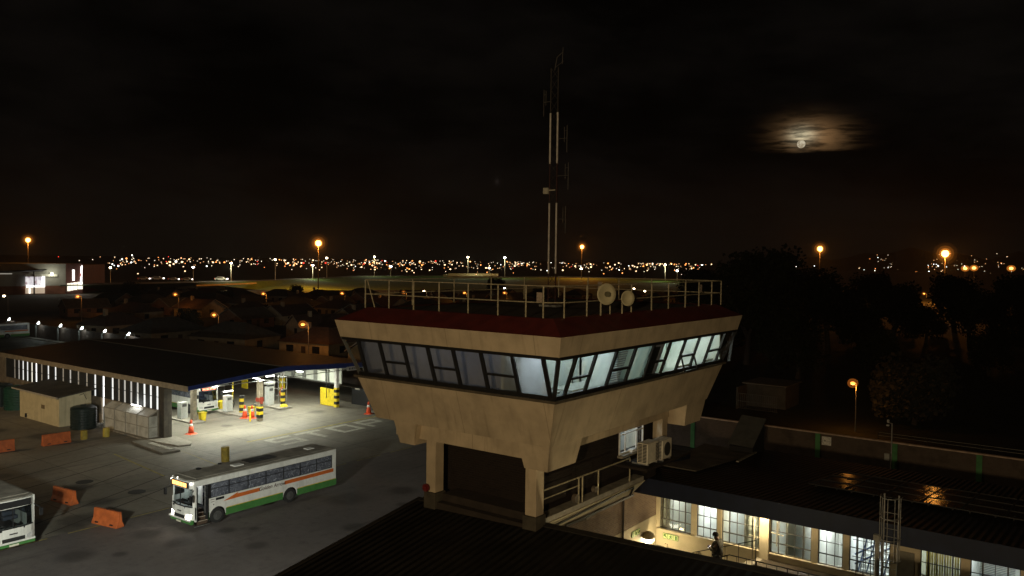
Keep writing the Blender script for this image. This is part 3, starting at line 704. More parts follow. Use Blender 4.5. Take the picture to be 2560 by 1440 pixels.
vent = solo('round_vent', MB().tube((-15.3, FY-.06, 4.02), (-15.3, FY-.003, 4.02), .13, 16).tube((-15.3, FY-.09, 4.02), (-15.3, FY-.06, 4.02), .09, 12), mat('vent_grey', (.20, .17, .11), .7, .2, 8), 'small round grey vent cover low on the cream wall left of the standing person', 'vent')
solo('switch_box', MB().box(-17.0, -16.86, FY-.08, FY-.003, 3.72, 4.15).box(-16.98, -16.88, FY-.1, FY-.08, 3.8, 4.0), M_facade, 'small cream switch box low on the lit cream wall below the exit sign', 'box')

# brick side wall of the courtyard, cream painted at the bottom
bw = thing('courtyard_wall', (-17.6, 29, 0), 'brown brick courtyard side wall with a cream painted foot under the walkway', 'wall')
part('brick_face', MB().box(-17.85, -17.5, 23.2, FY+.3, 5.43, 8.2), M_brick, bw)
part('painted_foot', MB().box(-17.85, -17.49, 31.6, FY-.003, 0, 5.425).box(-17.85, -17.5, 23.2, 31.6, 0, 5.425), M_facade, bw)
part('downpipe', MB().tube((-17.44, 31.7, 4), (-17.44, 31.7, 8.1), .045, 8).tube((-17.44, 26.5, 7.55), (-17.44, 31.7, 8.0), .04, 8), mat('dark_pipe', (.03, .022, .018), .6, .2, 6), bw)
# walkway at the side of the tower
wk = thing('walkway', (-16, 26, 8.2), 'raised side walkway with cream edge beam and pipe handrail beside the tower column', 'walkway')
part('slab', MB().box(-15.74, -15.28, 22.3, 29.4, 8.62, 8.80), M_conc, wk)
part('edge_beam', MB().hexa([(-15.9, 23.2, 8.05), (-15.72, 23.2, 8.05), (-15.72, 29.3, 8.05), (-15.9, 29.3, 8.05)], [(-15.42, 22.6, 8.61), (-15.25, 22.6, 8.61), (-15.25, 29.5, 8.61), (-15.42, 29.5, 8.61)]), mat('cream_beam', (.46, .40, .27), .8, .15, 2, stain=.3, stain_scale=1), wk)
part('cable_tray', MB().bar((-15.30, 22.8, 8.40), (-15.30, 28.6, 8.52), .06).bar((-15.62, 24.2, 8.02), (-15.62, 29.2, 8.02), .07).bar((-15.30, 28.6, 8.52), (-15.62, 28.9, 8.05), .06), M_black, wk)
hr = MB().path([(-15.32, 22.2, 9.75), (-15.32, 28.3, 9.72), (-15.32, 28.3, 8.8)], .028).path([(-15.32, 22.2, 9.45), (-15.32, 24.6, 9.45)], .02)
part('handrail', hr, M_rail, wk)
for y in (22.3, 24.55, 24.8, 25.9): part('post', MB().tube((-15.32, y, 8.8), (-15.32, y, 9.74), .028), M_rail, wk)
part('hose_reel', MB().tube((-15.45, 24.45, 9.0), (-15.3, 24.45, 9.0), .16, 12).tube((-15.45, 25.75, 9.05), (-15.3, 25.75, 9.05), .12, 12), mat('dirty_pipe', (.10, .08, .06), .7, .3, 6), wk)
part('gutter', MB().bar((-15.9, 26.0, 7.75), (-17.3, 33.2, 7.55), .08).bar((-16.9, 24.0, 7.6), (-15.9, 26.0, 7.75), .06), mat('old_gutter', (.10, .085, .06), .7, .3, 4), wk)

# exit signs
M_sg = glow('sign_green', (.08, .20, .03), .05); M_sw = glow('sign_pictogram', (.75, .85, .4), .25)
M_sg = mat('sign_green_paint', (.06, .17, .03), .6, .1, 8); M_sw = mat('sign_pale', (.62, .72, .35), .6, .05, 8)
def exit_sign(o, x, y, lb, mirror):
    """green plate with a running figure, a door and an arrow"""
    o = Vector(o); x = Vector(x); y = Vector(y); n = x.cross(y)
    if n.dot(Vector((1, -1, 0))) < 0: n = -n
    w, h = .78, .26
    r = thing('exit_sign', o, lb, 'sign', 'green emergency exit signs')
    def P(a, b, k): return o+x*a+y*b+n*k
    def rc(mb, a0, a1, b0, b1, k0, k1): return mb.hexa([P(a0, b0, k0), P(a1, b0, k0), P(a1, b1, k0), P(a0, b1, k0)], [P(a0, b0, k1), P(a1, b0, k1), P(a1, b1, k1), P(a0, b1, k1)])
    part('plate', rc(MB(), -w/2, w/2, -h/2, h/2, 0, .015), M_sg, r)
    f = MB(); s = -1 if mirror else 1
    k0, k1 = .016, .022
    def ln(a0, b0, a1, b1, t=.022):
        p, q = P(s*a0, b0, (k0+k1)/2), P(s*a1, b1, (k0+k1)/2); f.bar(p, q, t, t)
    rc(f, -.37, -.15, -.11, .11, k0, k1)                                 # pale panel behind arrow and figure
    rc(f, -.12, .12, -.11, .11, k0, k1); rc(f, .15, .37, -.11, .11, k0, k1)
    part('panel', f, M_sw, r)
    f = MB(); k0, k1 = .024, .03
    rc(f, s*(-.33), s*(-.23), -.10, .09, k0, k1)                         # door
    ln(-.02, .05, .0, -.02, .04); ln(.0, -.02, .06, -.09, .03); ln(.0, -.02, -.06, -.07, .03); ln(-.02, .04, .06, .02, .02); ln(-.02, .04, -.08, .01, .02)
    f.tube(P(s*-.03, .08, k0), P(s*-.03, .08, k1), .022, 8)
    ln(.19, -.06, .32, .06, .03); ln(.32, .06, .32, -.02, .03); ln(.32, .06, .24, .06, .03)
    part('pictogram', f, M_sg, r)
exit_sign((-17.475, 32.95, 5.08), (0, 1, 0), (0, 0, 1), 'green exit sign on the cream foot of the brick side wall above the bulkhead lamp', False)
exit_sign((-16.72, FY-.02, 4.52), (1, 0, 0), (0, 0, 1), 'green exit sign on the lit cream wall under the first window', True)
bh = thing('bulkhead_lamp', (-17.45, 33.7, 4.6), 'glowing dome shaped bulkhead lamp on the cream wall in the courtyard corner', 'lamp')
part('hood', MB().lathe([(.30, 4.72), (.30, 4.78), (.24, 4.92), (.12, 5.0), (.02, 5.02)], 16, -17.22, 33.7), mat('lamp_hood', (.22, .17, .09), .6, .2, 6), bh, smooth=True)
part('lamp_glass', MB().lathe([(.03, 4.46), (.16, 4.5), (.26, 4.6), (.285, 4.715)], 16, -17.22, 33.7), glow('bulkhead_glow', (1, .93, .7), 9), bh, smooth=True)
lamp('bulkhead_light', (-16.85, 33.75, 4.42), 100, (1, .80, .42), bh, size=.12)

# gallery floor, steps and railings
gal = thing('gallery', (-9, 34, 4), 'outside gallery with a red brick parapet and black steel railings below the lit windows', 'gallery')
part('floor', MB().box(-17.4, 1.5, 31.9, FY-.008, 3.8, 4.0), M_conc, gal)
part('upper_floor', MB().box(-12.3, 1.5, 33.9, FY-.01, 4.35, 4.52).box(-12.3, 1.5, 33.75, 33.9, 4.30, 4.62), mat('gallery_edge', (.05, .04, .03), .5, .25, 2), gal)
part('parapet', MB().box(-12.2, 1.5, 33.65, 33.74, 3.9, 4.31), brick_mat('red_brick_paint', (.30, .085, .035), (.22, .06, .028), (.2, .12, .08)), gal)
for j in range(4): part('step', MB().box(-13.3+j*.25, -12.3, 33.9, FY-.02, 4.0+j*.13, 4.125+j*.13), M_conc, gal)
gr = thing('gallery_railing', (-13, 33.4, 4), 'black steel railing rising beside the steps behind the standing person', 'railing')
mbk = MB().path([(-15.0, 33.62, 4.55), (-12.15, 33.62, 5.72), (-12.15, 33.62, 4.62)], .022)
mbk.path([(-14.7, 32.6, 4.35), (-12.9, 32.6, 5.22), (-9.6, 32.6, 5.22), (-2, 32.6, 5.22)], .026)
mbk.path([(-12.9, 32.6, 4.25), (-2, 32.6, 4.25)], .02)
part('rail', mbk, M_black, gr)
for k in range(5):
    x = -14.7+k*.6; part('post', MB().tube((x, 33.62, 4.0+max(0, (x+13.3)*.5)), (x, 33.62, 4.55+(x+15)*.41), .014), M_black, gr)
for k in range(26):
    x = -13.0+k*.42; part('post', MB().tube((x, 32.6, 4.0), (x, 32.6, 5.2), .012 if k % 3 else .024), M_black, gr)

# cage ladder on the eave
ld = thing('caged_ladder', (-6.6, 32.4, 4), 'grey steel cat ladder with hoop cage standing up through the eave', 'ladder')
lx0, lx1, ly = -6.95, -6.45, 32.62
ml_ = MB().tube((lx0, ly, 4), (lx0, ly, 8.9), .03).tube((lx1, ly, 4), (lx1, ly, 8.9), .03)
part('stile', ml_, M_steel, ld)
rg = MB()
for k in range(14): rg.tube((lx0, ly, 4.3+k*.3), (lx1, ly, 4.3+k*.3), .015, 6)
part('rung', rg, M_steel, ld)
for z in (6.5, 7.3, 8.1, 8.85):
    pts = [(lx0+.25-.37*math.cos(math.pi*k/10), ly-.62*math.sin(math.pi*k/10), z) for k in range(11)]
    part('cage_hoop', MB().path(pts, .016, 5), M_steel, ld)
cb = MB()
for k in (1, 3, 5, 7, 9): cb.tube((lx0+.25-.37*math.cos(math.pi*k/10), ly-.62*math.sin(math.pi*k/10), 6.5), (lx0+.25-.37*math.cos(math.pi*k/10), ly-.62*math.sin(math.pi*k/10), 8.85), .014, 5)
part('cage_bar', cb, M_steel, ld)
solo('downpipe', MB().tube((-7.15, 32.6, 3.9), (-7.15, 32.6, 7.15), .09, 10).box(-7.28, -7.02, 32.5, 32.7, 7.1, 7.3), mat('pale_downpipe', (.25, .24, .21), .6, .2, 5, stain=.5, stain_scale=2), 'thick pale rainwater downpipe beside the caged ladder', 'pipe')

# solar panels on the wing roof
M_pv = None
mt, t, b = newmat('solar_cells'); p = geo(t); q = t.xyz(p)
gx_ = t.math('LESS_THAN', t.math('ABSOLUTE', t.math('SUBTRACT', t.math('FRACT', t.math('MULTIPLY', q[0], 6)), .5)), .47)
t.put(b.inputs['Base Color'], t.mix(gx_, (.02, .02, .022), (.006, .007, .011)))
b.inputs['Roughness'].default_value = .12; b.inputs['Specular IOR Level'].default_value = 1.0; b.inputs['IOR'].default_value = 1.6; b.inputs['Coat Weight'].default_value = .0
bn = t.add('ShaderNodeBump'); bn.inputs['Strength'].default_value = .15; bn.inputs['Distance'].default_value = .006
t.put(bn.inputs['Height'], t.noise(p, 2.5, 3)); t.l.new(bn.outputs[0], b.inputs['Normal'])
M_pv = mt
NUM = ['first', 'second', 'third', 'fourth', 'fifth', 'sixth', 'seventh', 'eighth']
for row, ya in enumerate((38.0, 39.9, 41.8)):
    yb = ya+1.85
    for k in range(8):
        x0 = -11.35+k*1.55; x1 = x0+1.52
        o = thing('solar_panel', ((x0+x1)/2, ya, zw(ya)), NUM[k]+' dark solar panel from the tower end in the '+('front', 'middle', 'back')[row]+' row on the wing roof', 'solar panel', 'solar panels on the wing roof')
        za, zb_ = zw(ya)+.14, zw(yb)+.14
        part('glass', MB().slab([(x0, ya, za), (x1, ya, za), (x1, yb, zb_), (x0, yb, zb_)], .03), M_pv, o)
        fr_ = MB()
        for q0, q1 in (((x0, ya, za), (x1, ya, za)), ((x1, ya, za), (x1, yb, zb_)), ((x1, yb, zb_), (x0, yb, zb_)), ((x0, yb, zb_), (x0, ya, za))): fr_.bar(q0, q1, .03, .045)
        part('frame', fr_, mat('panel_frame', (.015, .015, .016), .6, .2, 6), o)
        for xm in (x0+.3, x1-.3): part('mounting', MB().bar((xm, ya+.1, za-.06), (xm, yb-.1, zb_-.06), .05, .12), M_dark, o)
# air conditioner units on the tower wall
def aircon(x, y0, y1, z0, z1, lb, fan):
    o = thing('air_conditioner', (x, (y0+y1)/2, z0), lb, 'air conditioner', 'air conditioners on the tower wall')
    part('casing', MB().box(x-.45, x, y0, y1, z0, z1), mat('aircon_white', (.55, .51, .42), .6, .12, 4, stain=.2, stain_scale=3), o, bevel=.02)
    g = MB()
    for c in range(2):
        for k in range(13): g.box(x-.41+c*.20, x-.24+c*.20, y0-.012, y0-.002, z0+.05+k*.055, z0+.085+k*.055)
    part('side_grille', g, M_black, o)
    if not fan:
        g2 = MB()
        for k in range(12): g2.box(x+.002, x+.012, y1-.24, y1-.05, z0+.06+k*.055, z0+.09+k*.055)
        part('front_grille', g2, M_black, o)
    else: part('fan', MB().tube((x+.003, y0+.40, (z0+z1)/2), (x+.02, y0+.40, (z0+z1)/2), .27, 20), mat('fan_dark', (.03, .03, .028), .6, .2, 5), o)
    part('bracket', MB().bar((x-.7, y0+.1, z0-.04), (x, y0+.1, z0-.04), .05).bar((x-.7, y1-.1, z0-.04), (x, y1-.1, z0-.04), .05), M_steel, o)
aircon(-14.3, 27.8, 28.7, 9.72, 10.50, 'nearer white air conditioner unit with grilled side by the tower stair window', False)
aircon(-14.3, 29.05, 29.85, 9.66, 10.42, 'farther white air conditioner unit with round fan behind the first one', True)
part('ac_support', MB().box(-15.7, -14.2, 27.6, 31.3, 9.5, 9.6), M_dbrick, tower)

# low lean-to roof and tilted dark skylight behind the air conditioners
lr = thing('lean_to_roof', (-16.5, 42, 6.5), 'pale corrugated lean-to roof between the tower and the office wing', 'roof')
def rz_(x, y, k=.07): return (x, y, zw(y)+k)
part('sheet', MB().slab([rz_(-18.0, 36.5), rz_(-16.2, 36.5), rz_(-16.9, 46.6), rz_(-20.3, 46.9)], .05), corrugated('pale_sheet_roof', (.10, .09, .075), 1, .3, .7), lr)
part('edge_strip', MB().bar(rz_(-16.1, 41.5, .1), rz_(-16.9, 46.4, .1), .14, .06), mat('pale_strip', (.34, .32, .27), .6, .7, 9), lr)
sk = thing('roof_ventilator', (-17.5, 46.5, 6.3), 'dark tilted box shaped roof ventilator behind the lean-to roof', 'ventilator')
part('tilted_cover', MB().slab([(-18.4, 45.9, 6.85), (-16.9, 45.9, 6.8), (-16.9, 48.0, 8.14), (-18.4, 48.0, 8.20)], .08), mat('ventilator_sheet', (.075, .075, .072), .6, .2, 2), sk)
part('side', MB().prism([(46.0, 6.2), (47.9, 6.1), (47.9, 8.0), (46.0, 6.7)], -18.35, -16.95, 'x'), M_black, sk)

# ------------------------------------------------------------------ person on the gallery
def skin(name, pts, edges, radii, mt, parent, sub=1, rootv=0):
    me = bpy.data.meshes.new(name); off = Vector(root_loc(parent))
    me.from_pydata([Vector(p)-off for p in pts], edges, []); me.materials.append(mt)
    o = bpy.data.objects.new(name, me); C.objects.link(o); o.parent = parent
    md_ = o.modifiers.new('skin', 'SKIN'); md_.use_smooth_shade = True
    for i, r in enumerate(radii):
        r = r if isinstance(r, tuple) else (r, r)
        me.skin_vertices[0].data[i].radius = r
        me.skin_vertices[0].data[i].use_root = (i == rootv)
    if sub:
        s = o.modifiers.new('sub', 'SUBSURF'); s.levels = sub; s.render_levels = sub
    return o
px, py, pz = -13.62, 33.1, 4.0
per = thing('person', (px, py, pz), 'person in dark patterned jacket and beanie standing on the gallery with a lit phone', 'person')
V3 = Vector
def PP(a, f, z): return V3((px-f+.0*a, py+a, pz+z))    # a: to the person's left/right (along Y), f: forward = -X
bp = [PP(0, 0, .95), PP(0, .01, 1.15), PP(0, 0, 1.36), PP(0, .02, 1.47), PP(0, .06, 1.55), PP(0, .10, 1.66),
      PP(.19, 0, 1.39), PP(.26, .02, 1.12), PP(.15, .25, 1.10), PP(.09, .33, 1.15),
      PP(-.19, 0, 1.39), PP(-.26, .02, 1.12), PP(-.15, .25, 1.10), PP(-.08, .33, 1.15),
      PP(.10, 0, .88), PP(.11, .02, .48), PP(.11, -.02, .09), PP(.11, .14, .04),
      PP(-.10, 0, .88), PP(-.11, .03, .48), PP(-.11, 0, .09), PP(-.11, .16, .04)]
be = [(0, 1), (1, 2), (2, 3), (3, 4), (4, 5), (2, 6), (6, 7), (7, 8), (8, 9), (2, 10), (10, 11), (11, 12), (12, 13), (0, 14), (14, 15), (15, 16), (16, 17), (0, 18), (18, 19), (19, 20), (20, 21)]
brd = [.15, .145, .17,   .085, .10, .108, .085, .062, .045, .032, .085, .062, .045, .032, .095, .07, .045, .04, .095, .07, .045, .04]
M_skin = mat('dark_skin', (.12, .07, .05), .6, .1, 10)
skin('body', bp, be, brd, M_skin, per)
jk = [PP(0, 0, .80), PP(0, .01, 1.12), PP(0, 0, 1.36), PP(0, .03, 1.52), PP(.20, 0, 1.39), PP(.27, .02, 1.11), PP(.16, .24, 1.10), PP(-.20, 0, 1.39), PP(-.27, .02, 1.11), PP(-.16, .24, 1.10)]
mt, t, b = newmat('patterned_jacket'); p = objc(t)
vn = t.add('ShaderNodeTexVoronoi'); t.put(vn.inputs['Vector'], p); vn.inputs['Scale'].default_value = 9
t.put(b.inputs['Base Color'], t.mix(t.step(vn.outputs['Color'], .45, .5), (.022, .02, .016), (.05, .047, .034))); b.inputs['Roughness'].default_value = .9
skin('jacket', jk, [(0, 1), (1, 2), (2, 3), (2, 4), (4, 5), (5, 6), (2, 7), (7, 8), (8, 9)], [.25, .235, .25, .125, .13, .08, .062, .105, .08, .062], mt, per)
M_trou = mat('dark_trousers', (.018, .018, .02), .9, .2, 8)
skin('trousers', [PP(0, 0, .90), PP(.10, 0, .84), PP(.11, .02, .48), PP(.11, -.01, .10), PP(-.10, 0, .84), PP(-.11, .03, .48), PP(-.11, .01, .10)], [(0, 1), (1, 2), (2, 3), (0, 4), (4, 5), (5, 6)], [.155, .11, .085, .07, .11, .085, .07], M_trou, per)
hat = MB().lathe([(.118, 1.66), (.12, 1.70), (.108, 1.76), (.07, 1.80), (.01, 1.815)], 14); hat.v = [(px-.10+x, py+y, pz+z) for x, y, z in hat.v]
part('beanie', hat, mat('knit_beanie', (.02, .018, .018), .95, .3, 30), per, smooth=True)
nose = MB().ball(tuple(PP(0, .215, 1.635)), .018, 8); part('nose', nose, M_skin, per, smooth=True)
for s_ in (-1, 1):
    part('ear', MB().ball(tuple(PP(.098*s_, .09, 1.64)), .026, 8), M_skin, per, smooth=True)
    part('eye', MB().ball(tuple(PP(.035*s_, .19, 1.665)), .011, 8), M_white, per, smooth=True)
    # hands: palm plus five finger chains curled round the phone
    base = PP(.075*s_, .34, 1.15)
    pts = [base]; ed = []; rd = [(.026, .016)]
    for f in range(4):
        a0 = base+V3((-.03, -s_*.012, .03-.02*f)); a1 = a0+V3((-.035, -s_*.02, 0)); a2 = a1+V3((-.006, -s_*(.028-.003*abs(f-1)), .004))
        k = len(pts); pts += [a0, a1, a2]; ed += [(0, k), (k, k+1), (k+1, k+2)]; rd += [.010, .009, .0075]
    th0 = base+V3((.004, -s_*.03, .04)); th1 = th0+V3((-.02, -s_*.022, .016)); k = len(pts); pts += [th0, th1]; ed += [(0, k), (k, k+1)]; rd += [.011, .009]
    skin('hand', pts, ed, rd, M_skin, per)
part('mouth', MB().box(*(lambda c: (c.x-.004, c.x+.004, c.y-.022, c.y+.022, c.z-.005, c.z+.005))(PP(0, .197, 1.597))), mat('lips', (.09, .04, .035), .6, .1, 8), per)
for s_ in (-1, 1): part('shoe', MB().box(px-.22, px+.08, py+.11*s_-.05, py+.11*s_+.05, pz+.0, pz+.09), M_dark, per, bevel=.03)
per.scale = (1.1, 1.1, 1.04)
ph = thing('phone', PP(0, .40, 1.14), 'small glowing phone held in the hands of the standing person', 'phone')
pc = PP(0, .395, 1.17)
part('case', MB().slab([pc+V3((.05, -.036, .055)), pc+V3((.05, .036, .055)), pc+V3((-.04, .036, -.055)), pc+V3((-.04, -.036, -.055))], .01), M_black, ph)
part('screen', MB().slab([pc+V3((.048, -.033, .062)), pc+V3((.048, .033, .062)), pc+V3((-.038, .033, -.045)), pc+V3((-.038, -.033, -.045))], .004), glow('phone_screen', (.9, .95, 1), 9), ph)

# ------------------------------------------------------------------ boundary wall on the far side
bwl = thing('boundary_wall', (-10, 71.5, 0), 'long brick boundary wall with pale coping and green pillars behind the office wing', 'wall')
BY = 71.5
part('brickwork', MB().box(-75, 14, BY, BY+.23, 0, 2.92), M_wbrick, bwl)
part('coping', MB().box(-75, 14, BY-.06, BY+.29, 2.92, 3.02), mat('coping_plaster', (.62, .46, .36), .85, .25, 2, stain=.3, stain_scale=.6), bwl)
M_gp = mat('green_pillar_paint', (.085, .27, .10), .75, .2, 2, stain=.3, stain_scale=1)
for x in [-32.1-5.95*k for k in range(7, 0, -1)]+[-32.1, -26.6, -20.65, -14.56, -8.56, -2.6, 3.4]:
    part('pillar', MB().box(x-.2, x+.2, BY-.10, BY-.003, 0, 2.91), M_gp, bwl)
ls = thing('logo_board', (-19.93, BY-.04, 2.0), 'square white logo board with a ringed emblem beside a green wall pillar', 'sign')
part('board', MB().box(-20.32, -19.55, BY-.05, BY-.01, 2.0, 2.72), mat('board_white', (.88, .86, .80), .6, .12, 6), ls)
M_ink = mat('board_ink', (.04, .045, .03), .7, .2, 9)
cx_, cz_ = -19.935, 2.36
rg_ = MB()
for k in range(28):
    a0, a1 = 2*math.pi*k/28, 2*math.pi*(k+1)/28
    rg_.bar((cx_+.33*math.cos(a0), BY-.055, cz_+.33*math.sin(a0)), (cx_+.33*math.cos(a1), BY-.055, cz_+.33*math.sin(a1)), .035, .008)
part('emblem_ring', rg_, M_ink, ls)
em = MB().bar((cx_-.26, BY-.055, cz_), (cx_-.12, BY-.055, cz_+.06), .05, .008).bar((cx_-.12, BY-.055, cz_+.08), (cx_-.12, BY-.055, cz_-.05), .06, .008)
for k in range(6): em.bar((cx_-.04+k*.055, BY-.055, cz_-.005-.006*k), (cx_-.015+k*.055, BY-.055, cz_+.035-.006*k), .03, .008)
em.bar((cx_-.04, BY-.055, cz_-.035), (cx_+.3, BY-.055, cz_-.055), .014, .008)
part('emblem', em, M_ink, ls)
cc = thing('camera_pole', (-14.75, BY-.35, 0), 'pale steel pole with two security cameras at its top beside the boundary wall', 'pole')
part('pole', MB().tube((-14.75, BY-.35, 0), (-14.75, BY-.35, 4.6), .055, 8).tube((-14.75, BY-.35, 4.58), (-15.05, BY-.35, 4.62), .03), M_steel, cc)
part('camera', MB().box(-15.15, -14.95, BY-.55, BY-.25, 4.35, 4.47), mat('camera_white', (.6, .6, .58), .5, .1, 5), cc, bevel=.02)
part('camera', MB().tube((-15.05, BY-.35, 4.62), (-15.05, BY-.35, 4.86), .09, 10), mat('camera_white', (.6, .6, .58), .5, .1, 5), cc)
solo('meter_box', MB().box(-15.3, -14.92, BY-.22, BY-.004, 1.5, 2.05).box(-15.27, -14.95, BY-.235, BY-.22, 1.54, 2.01), mat('meter_grey', (.40, .40, .38), .6, .1, 5), 'pale grey meter box on the brick boundary wall beside the camera pole', 'box')
fw_ = thing('wire_fence', (-5, 76, 0), 'thin wire security fence standing behind the boundary wall', 'fence')
fm = MB()
for z in (3.3, 3.55): fm.path([(-16, 72.1, z), (14, 72.1, z)], .012, 4)
part('strand', fm, M_steel, fw_)
for k in range(9): part('post', MB().tube((-16+k*3.7, 72.1, 0), (-16+k*3.7, 72.1, 3.6), .025, 6), M_dark, fw_)
# ------------------------------------------------------------------ refuelling station
SY0, SY1, SX0, SX1 = 42.0, 64.9, -109.3, -68.0
stn = thing('fuel_station', (-92, 53, 0), 'long bus refuelling shed with black roof, striped lit side windows and blue gable edge', 'building')
M_sroof = corrugated('station_sheet_roof', (.013, .012, .011), 0, .3, .6, spec=.15)
EZ, RZ, RY = 5.48, 6.25, 52.7
part('roof', MB().slab([(SX0, 41.85, EZ), (SX1, 41.85, EZ), (SX1, RY, RZ), (SX0, RY, RZ)], .12).slab([(SX0, RY, RZ), (SX1, RY, RZ), (SX1, 65.6, 5.55), (SX0, 65.6, 5.55)], .12), M_sroof, stn)
part('ridge_cap', MB().slab([(SX0, RY-.15, RZ+.02), (SX1, RY-.15, RZ+.02), (SX1, RY+.15, RZ+.03), (SX0, RY+.15, RZ+.03)], .03), mat('ridge_metal', (.10, .09, .075), .6, .2, 3), stn)
part('eave_board', MB().box(SX0, SX1-.02, 41.75, 41.847, 5.02, 5.52), mat('eave_beige', (.27, .22, .15), .8, .2, 2, stain=.3), stn)
M_blue = mat('blue_gable', (.010, .022, .11), .5, .2, 2)
part('gable_fascia', MB().hexa([(SX1, 41.8, 5.14), (SX1+.08, 41.8, 5.14), (SX1+.08, RY, 5.84), (SX1, RY, 5.84)], [(SX1, 41.8, 5.53), (SX1+.08, 41.8, 5.53), (SX1+.08, RY, 6.36), (SX1, RY, 6.36)])
     .hexa([(SX1, RY, 5.84), (SX1+.08, RY, 5.84), (SX1+.08, 65.6, 5.08), (SX1, 65.6, 5.08)], [(SX1, RY, 6.36), (SX1+.08, RY, 6.36), (SX1+.08, 65.6, 5.60), (SX1, 65.6, 5.60)]), M_blue, stn)
for ya, yb, za, zb_ in ((42.3, RY, 5.16, 5.84), (RY, 64.6, 5.84, 5.14)):
    part('canopy_soffit', MB().slab([(-84, ya, za), (SX1-.02, ya, za), (SX1-.02, yb, zb_), (-84, yb, zb_)], .05), M_wallw, stn)
sgn = thing('fascia_sign', (SX1+.1, 61.6, 5), 'small white sign plate with dark lettering near the end of the blue gable edge', 'sign')
part('plate', MB().box(SX1+.085, SX1+.12, 60.7, 62.5, 5.02, 5.46), mat('sign_plate', (.36, .34, .32), .7, .2, 9), sgn)
lt = MB()
for k, (y, w) in enumerate([(61.0, .14), (61.22, .12), (61.44, .16), (61.68, .14), (61.90, .10), (62.14, .16)]):
    lt.box(SX1+.122, SX1+.127, y, y+w, 5.12, 5.36)
part('lettering', lt, M_black, sgn)
# side wall with strip windows

SGM = {'w': glow('lit_panel_white', (.92, .95, .93), .95), 'm': glow('lit_panel_grey', (.9, .9, .86), .36), 'd': glow('lit_panel_dim', (.85, .8, .7), .10), 'c': glow('lit_panel_warm', (1, .95, .8), 1.0), 'b': glow('lit_panel_bright', (1, 1, .98), 2.2)}
WXS = list(zip([-104.75, -103.62, -102.51, -101.36, -100.22, -99.11, -97.76, -96.14, -94.41, -92.63, -90.98, -89.19, -87.35, -85.56, -83.82, -81.99, -80.77, -79.6, -78.38, -77.17, -75.92, -74.76, -73.6],
           'dmwwcbdwwdmddwbwdmmmwwww'))
M_panel = mat('dark_side_cladding', (.022, .024, .026), .7, .3, 3)
sw_ = MB(); xs = -107
for x, k in WXS:
    z0 = .45 if k == 'b' and x > -85 else 2.75
    sw_.box(xs, x-.24, 42.0, 42.22, 2.7, 5.08); xs = x+.24
sw_.box(xs, -73.3, 42.0, 42.22, 2.7, 5.08)
part('side_cladding', sw_, M_panel, stn)
part('plinth_wall', MB().box(-107, -84.08, 41.97, 42.2, 0, 2.69).box(-83.56, -73.3, 41.97, 42.2, 0, 2.69).box(-109.2, -107.01, 41.9, 42.2, 0, 5.08), mat('plinth_beige', (.22, .18, .13), .85, .25, 1.5, stain=.5, stain_scale=.6), stn)
for x, k in WXS:
    lo = .4 if abs(x+83.82) < .01 else 2.7
    zz_ = [lo, 2.7, 3.9, 5.06] if lo < 1 else [lo, 3.9, 5.06]
    w = part('window', MB().box(x-.235, x+.235, 42.10, 42.13, lo, 5.07), SGM[k], stn)
    fb = MB()
    for z in zz_[1:-1]: fb.box(x-.235, x+.235, 42.07, 42.098, z-.03, z+.03)
    part('glazing_bar', fb, M_black, w)
part('corner_pier', MB().box(-73.3, -72.45, 42.05, 42.85, 0, 5.2), mat('pier_plaster', (.055, .046, .034), .85, .3, 2, streak=.6), stn)
part('back_panels', MB().box(-109, -73.4, 64.8, 64.9, 2.6, 4.85), mat('back_panel_white', (.5, .52, .46), .8, .15, 1), stn)
pbk = MB()
for k in range(8): pbk.box(-76.2-k*2.1, -75.6-k*2.1, 64.7, 64.795, 2.6, 4.85)
pbk.box(-109, -73.4, 64.72, 64.797, 2.5, 2.62)
part('panel_divider', pbk, mat('divider_grey', (.16, .165, .15), .8, .2, 2), stn)
part('inner_wall', MB().box(-109, -108.8, 42.3, 64.7, 0, 5.1).box(-108.8, -98, 55.2, 55.4, 0, 5.1), mat('shed_inner_wall', (.2, .19, .16), .85, .2, 1), stn)
M_post = mat('station_post_paint', (.20, .17, .12), .8, .3, 3, streak=.5)
M_hz, t, b = newmat('hazard_stripes'); q = t.xyz(geo(t))
s_ = t.math('FRACT', t.math('MULTIPLY', q[2], 1.45))
t.put(b.inputs['Base Color'], t.mix(t.math('GREATER_THAN', s_, .5), (.62, .46, .02), (.012, .012, .012))); b.inputs['Roughness'].default_value = .5
for (x, y, zt_, mt_) in [(-77.95, 48.55, 5.0, M_post), (-73.05, 53.2, 4.99, M_post)]:
    part('post', MB().box(x-.24, x+.24, y-.24, y+.24, .0, zt_), mt_, stn, bevel=.02)
part('post_band', MB().box(-73.30, -72.80, 52.95, 53.45, .35, 1.55), M_hz, stn)
part('post_clamp', MB().box(-73.35, -72.75, 52.9, 53.5, 2.1, 2.5).box(-72.75, -72.6, 53.0, 53.3, 1.9, 2.6), mat('red_box_paint', (.20, .03, .015), .6, .2, 5), stn)
part('post', MB().box(-73.3, -72.9, 63.6, 64.0, 0, 5.0), M_white, stn, bevel=.02)
part('post_stripes', MB().box(-73.32, -72.88, 63.58, 64.02, .02, 2.3), M_hz, stn)
part('yellow_panel', MB().box(-75.9, -73.35, 63.75, 63.85, .05, 2.05), M_yel, stn)
part('conduit', MB().tube((-74.8, 63.72, .9), (-74.8, 63.72, 4.8), .04).tube((-74.3, 63.72, 1.6), (-74.3, 63.72, 4.8), .03), M_dark, stn)
part('post', MB().box(-84.5, -83.9, 65.05-.6, 65.05-.2, 0, 2.3), M_yel, stn); part('post_head', MB().box(-84.45, -83.95, 64.5, 64.8, 2.31, 4.9), M_white, stn)
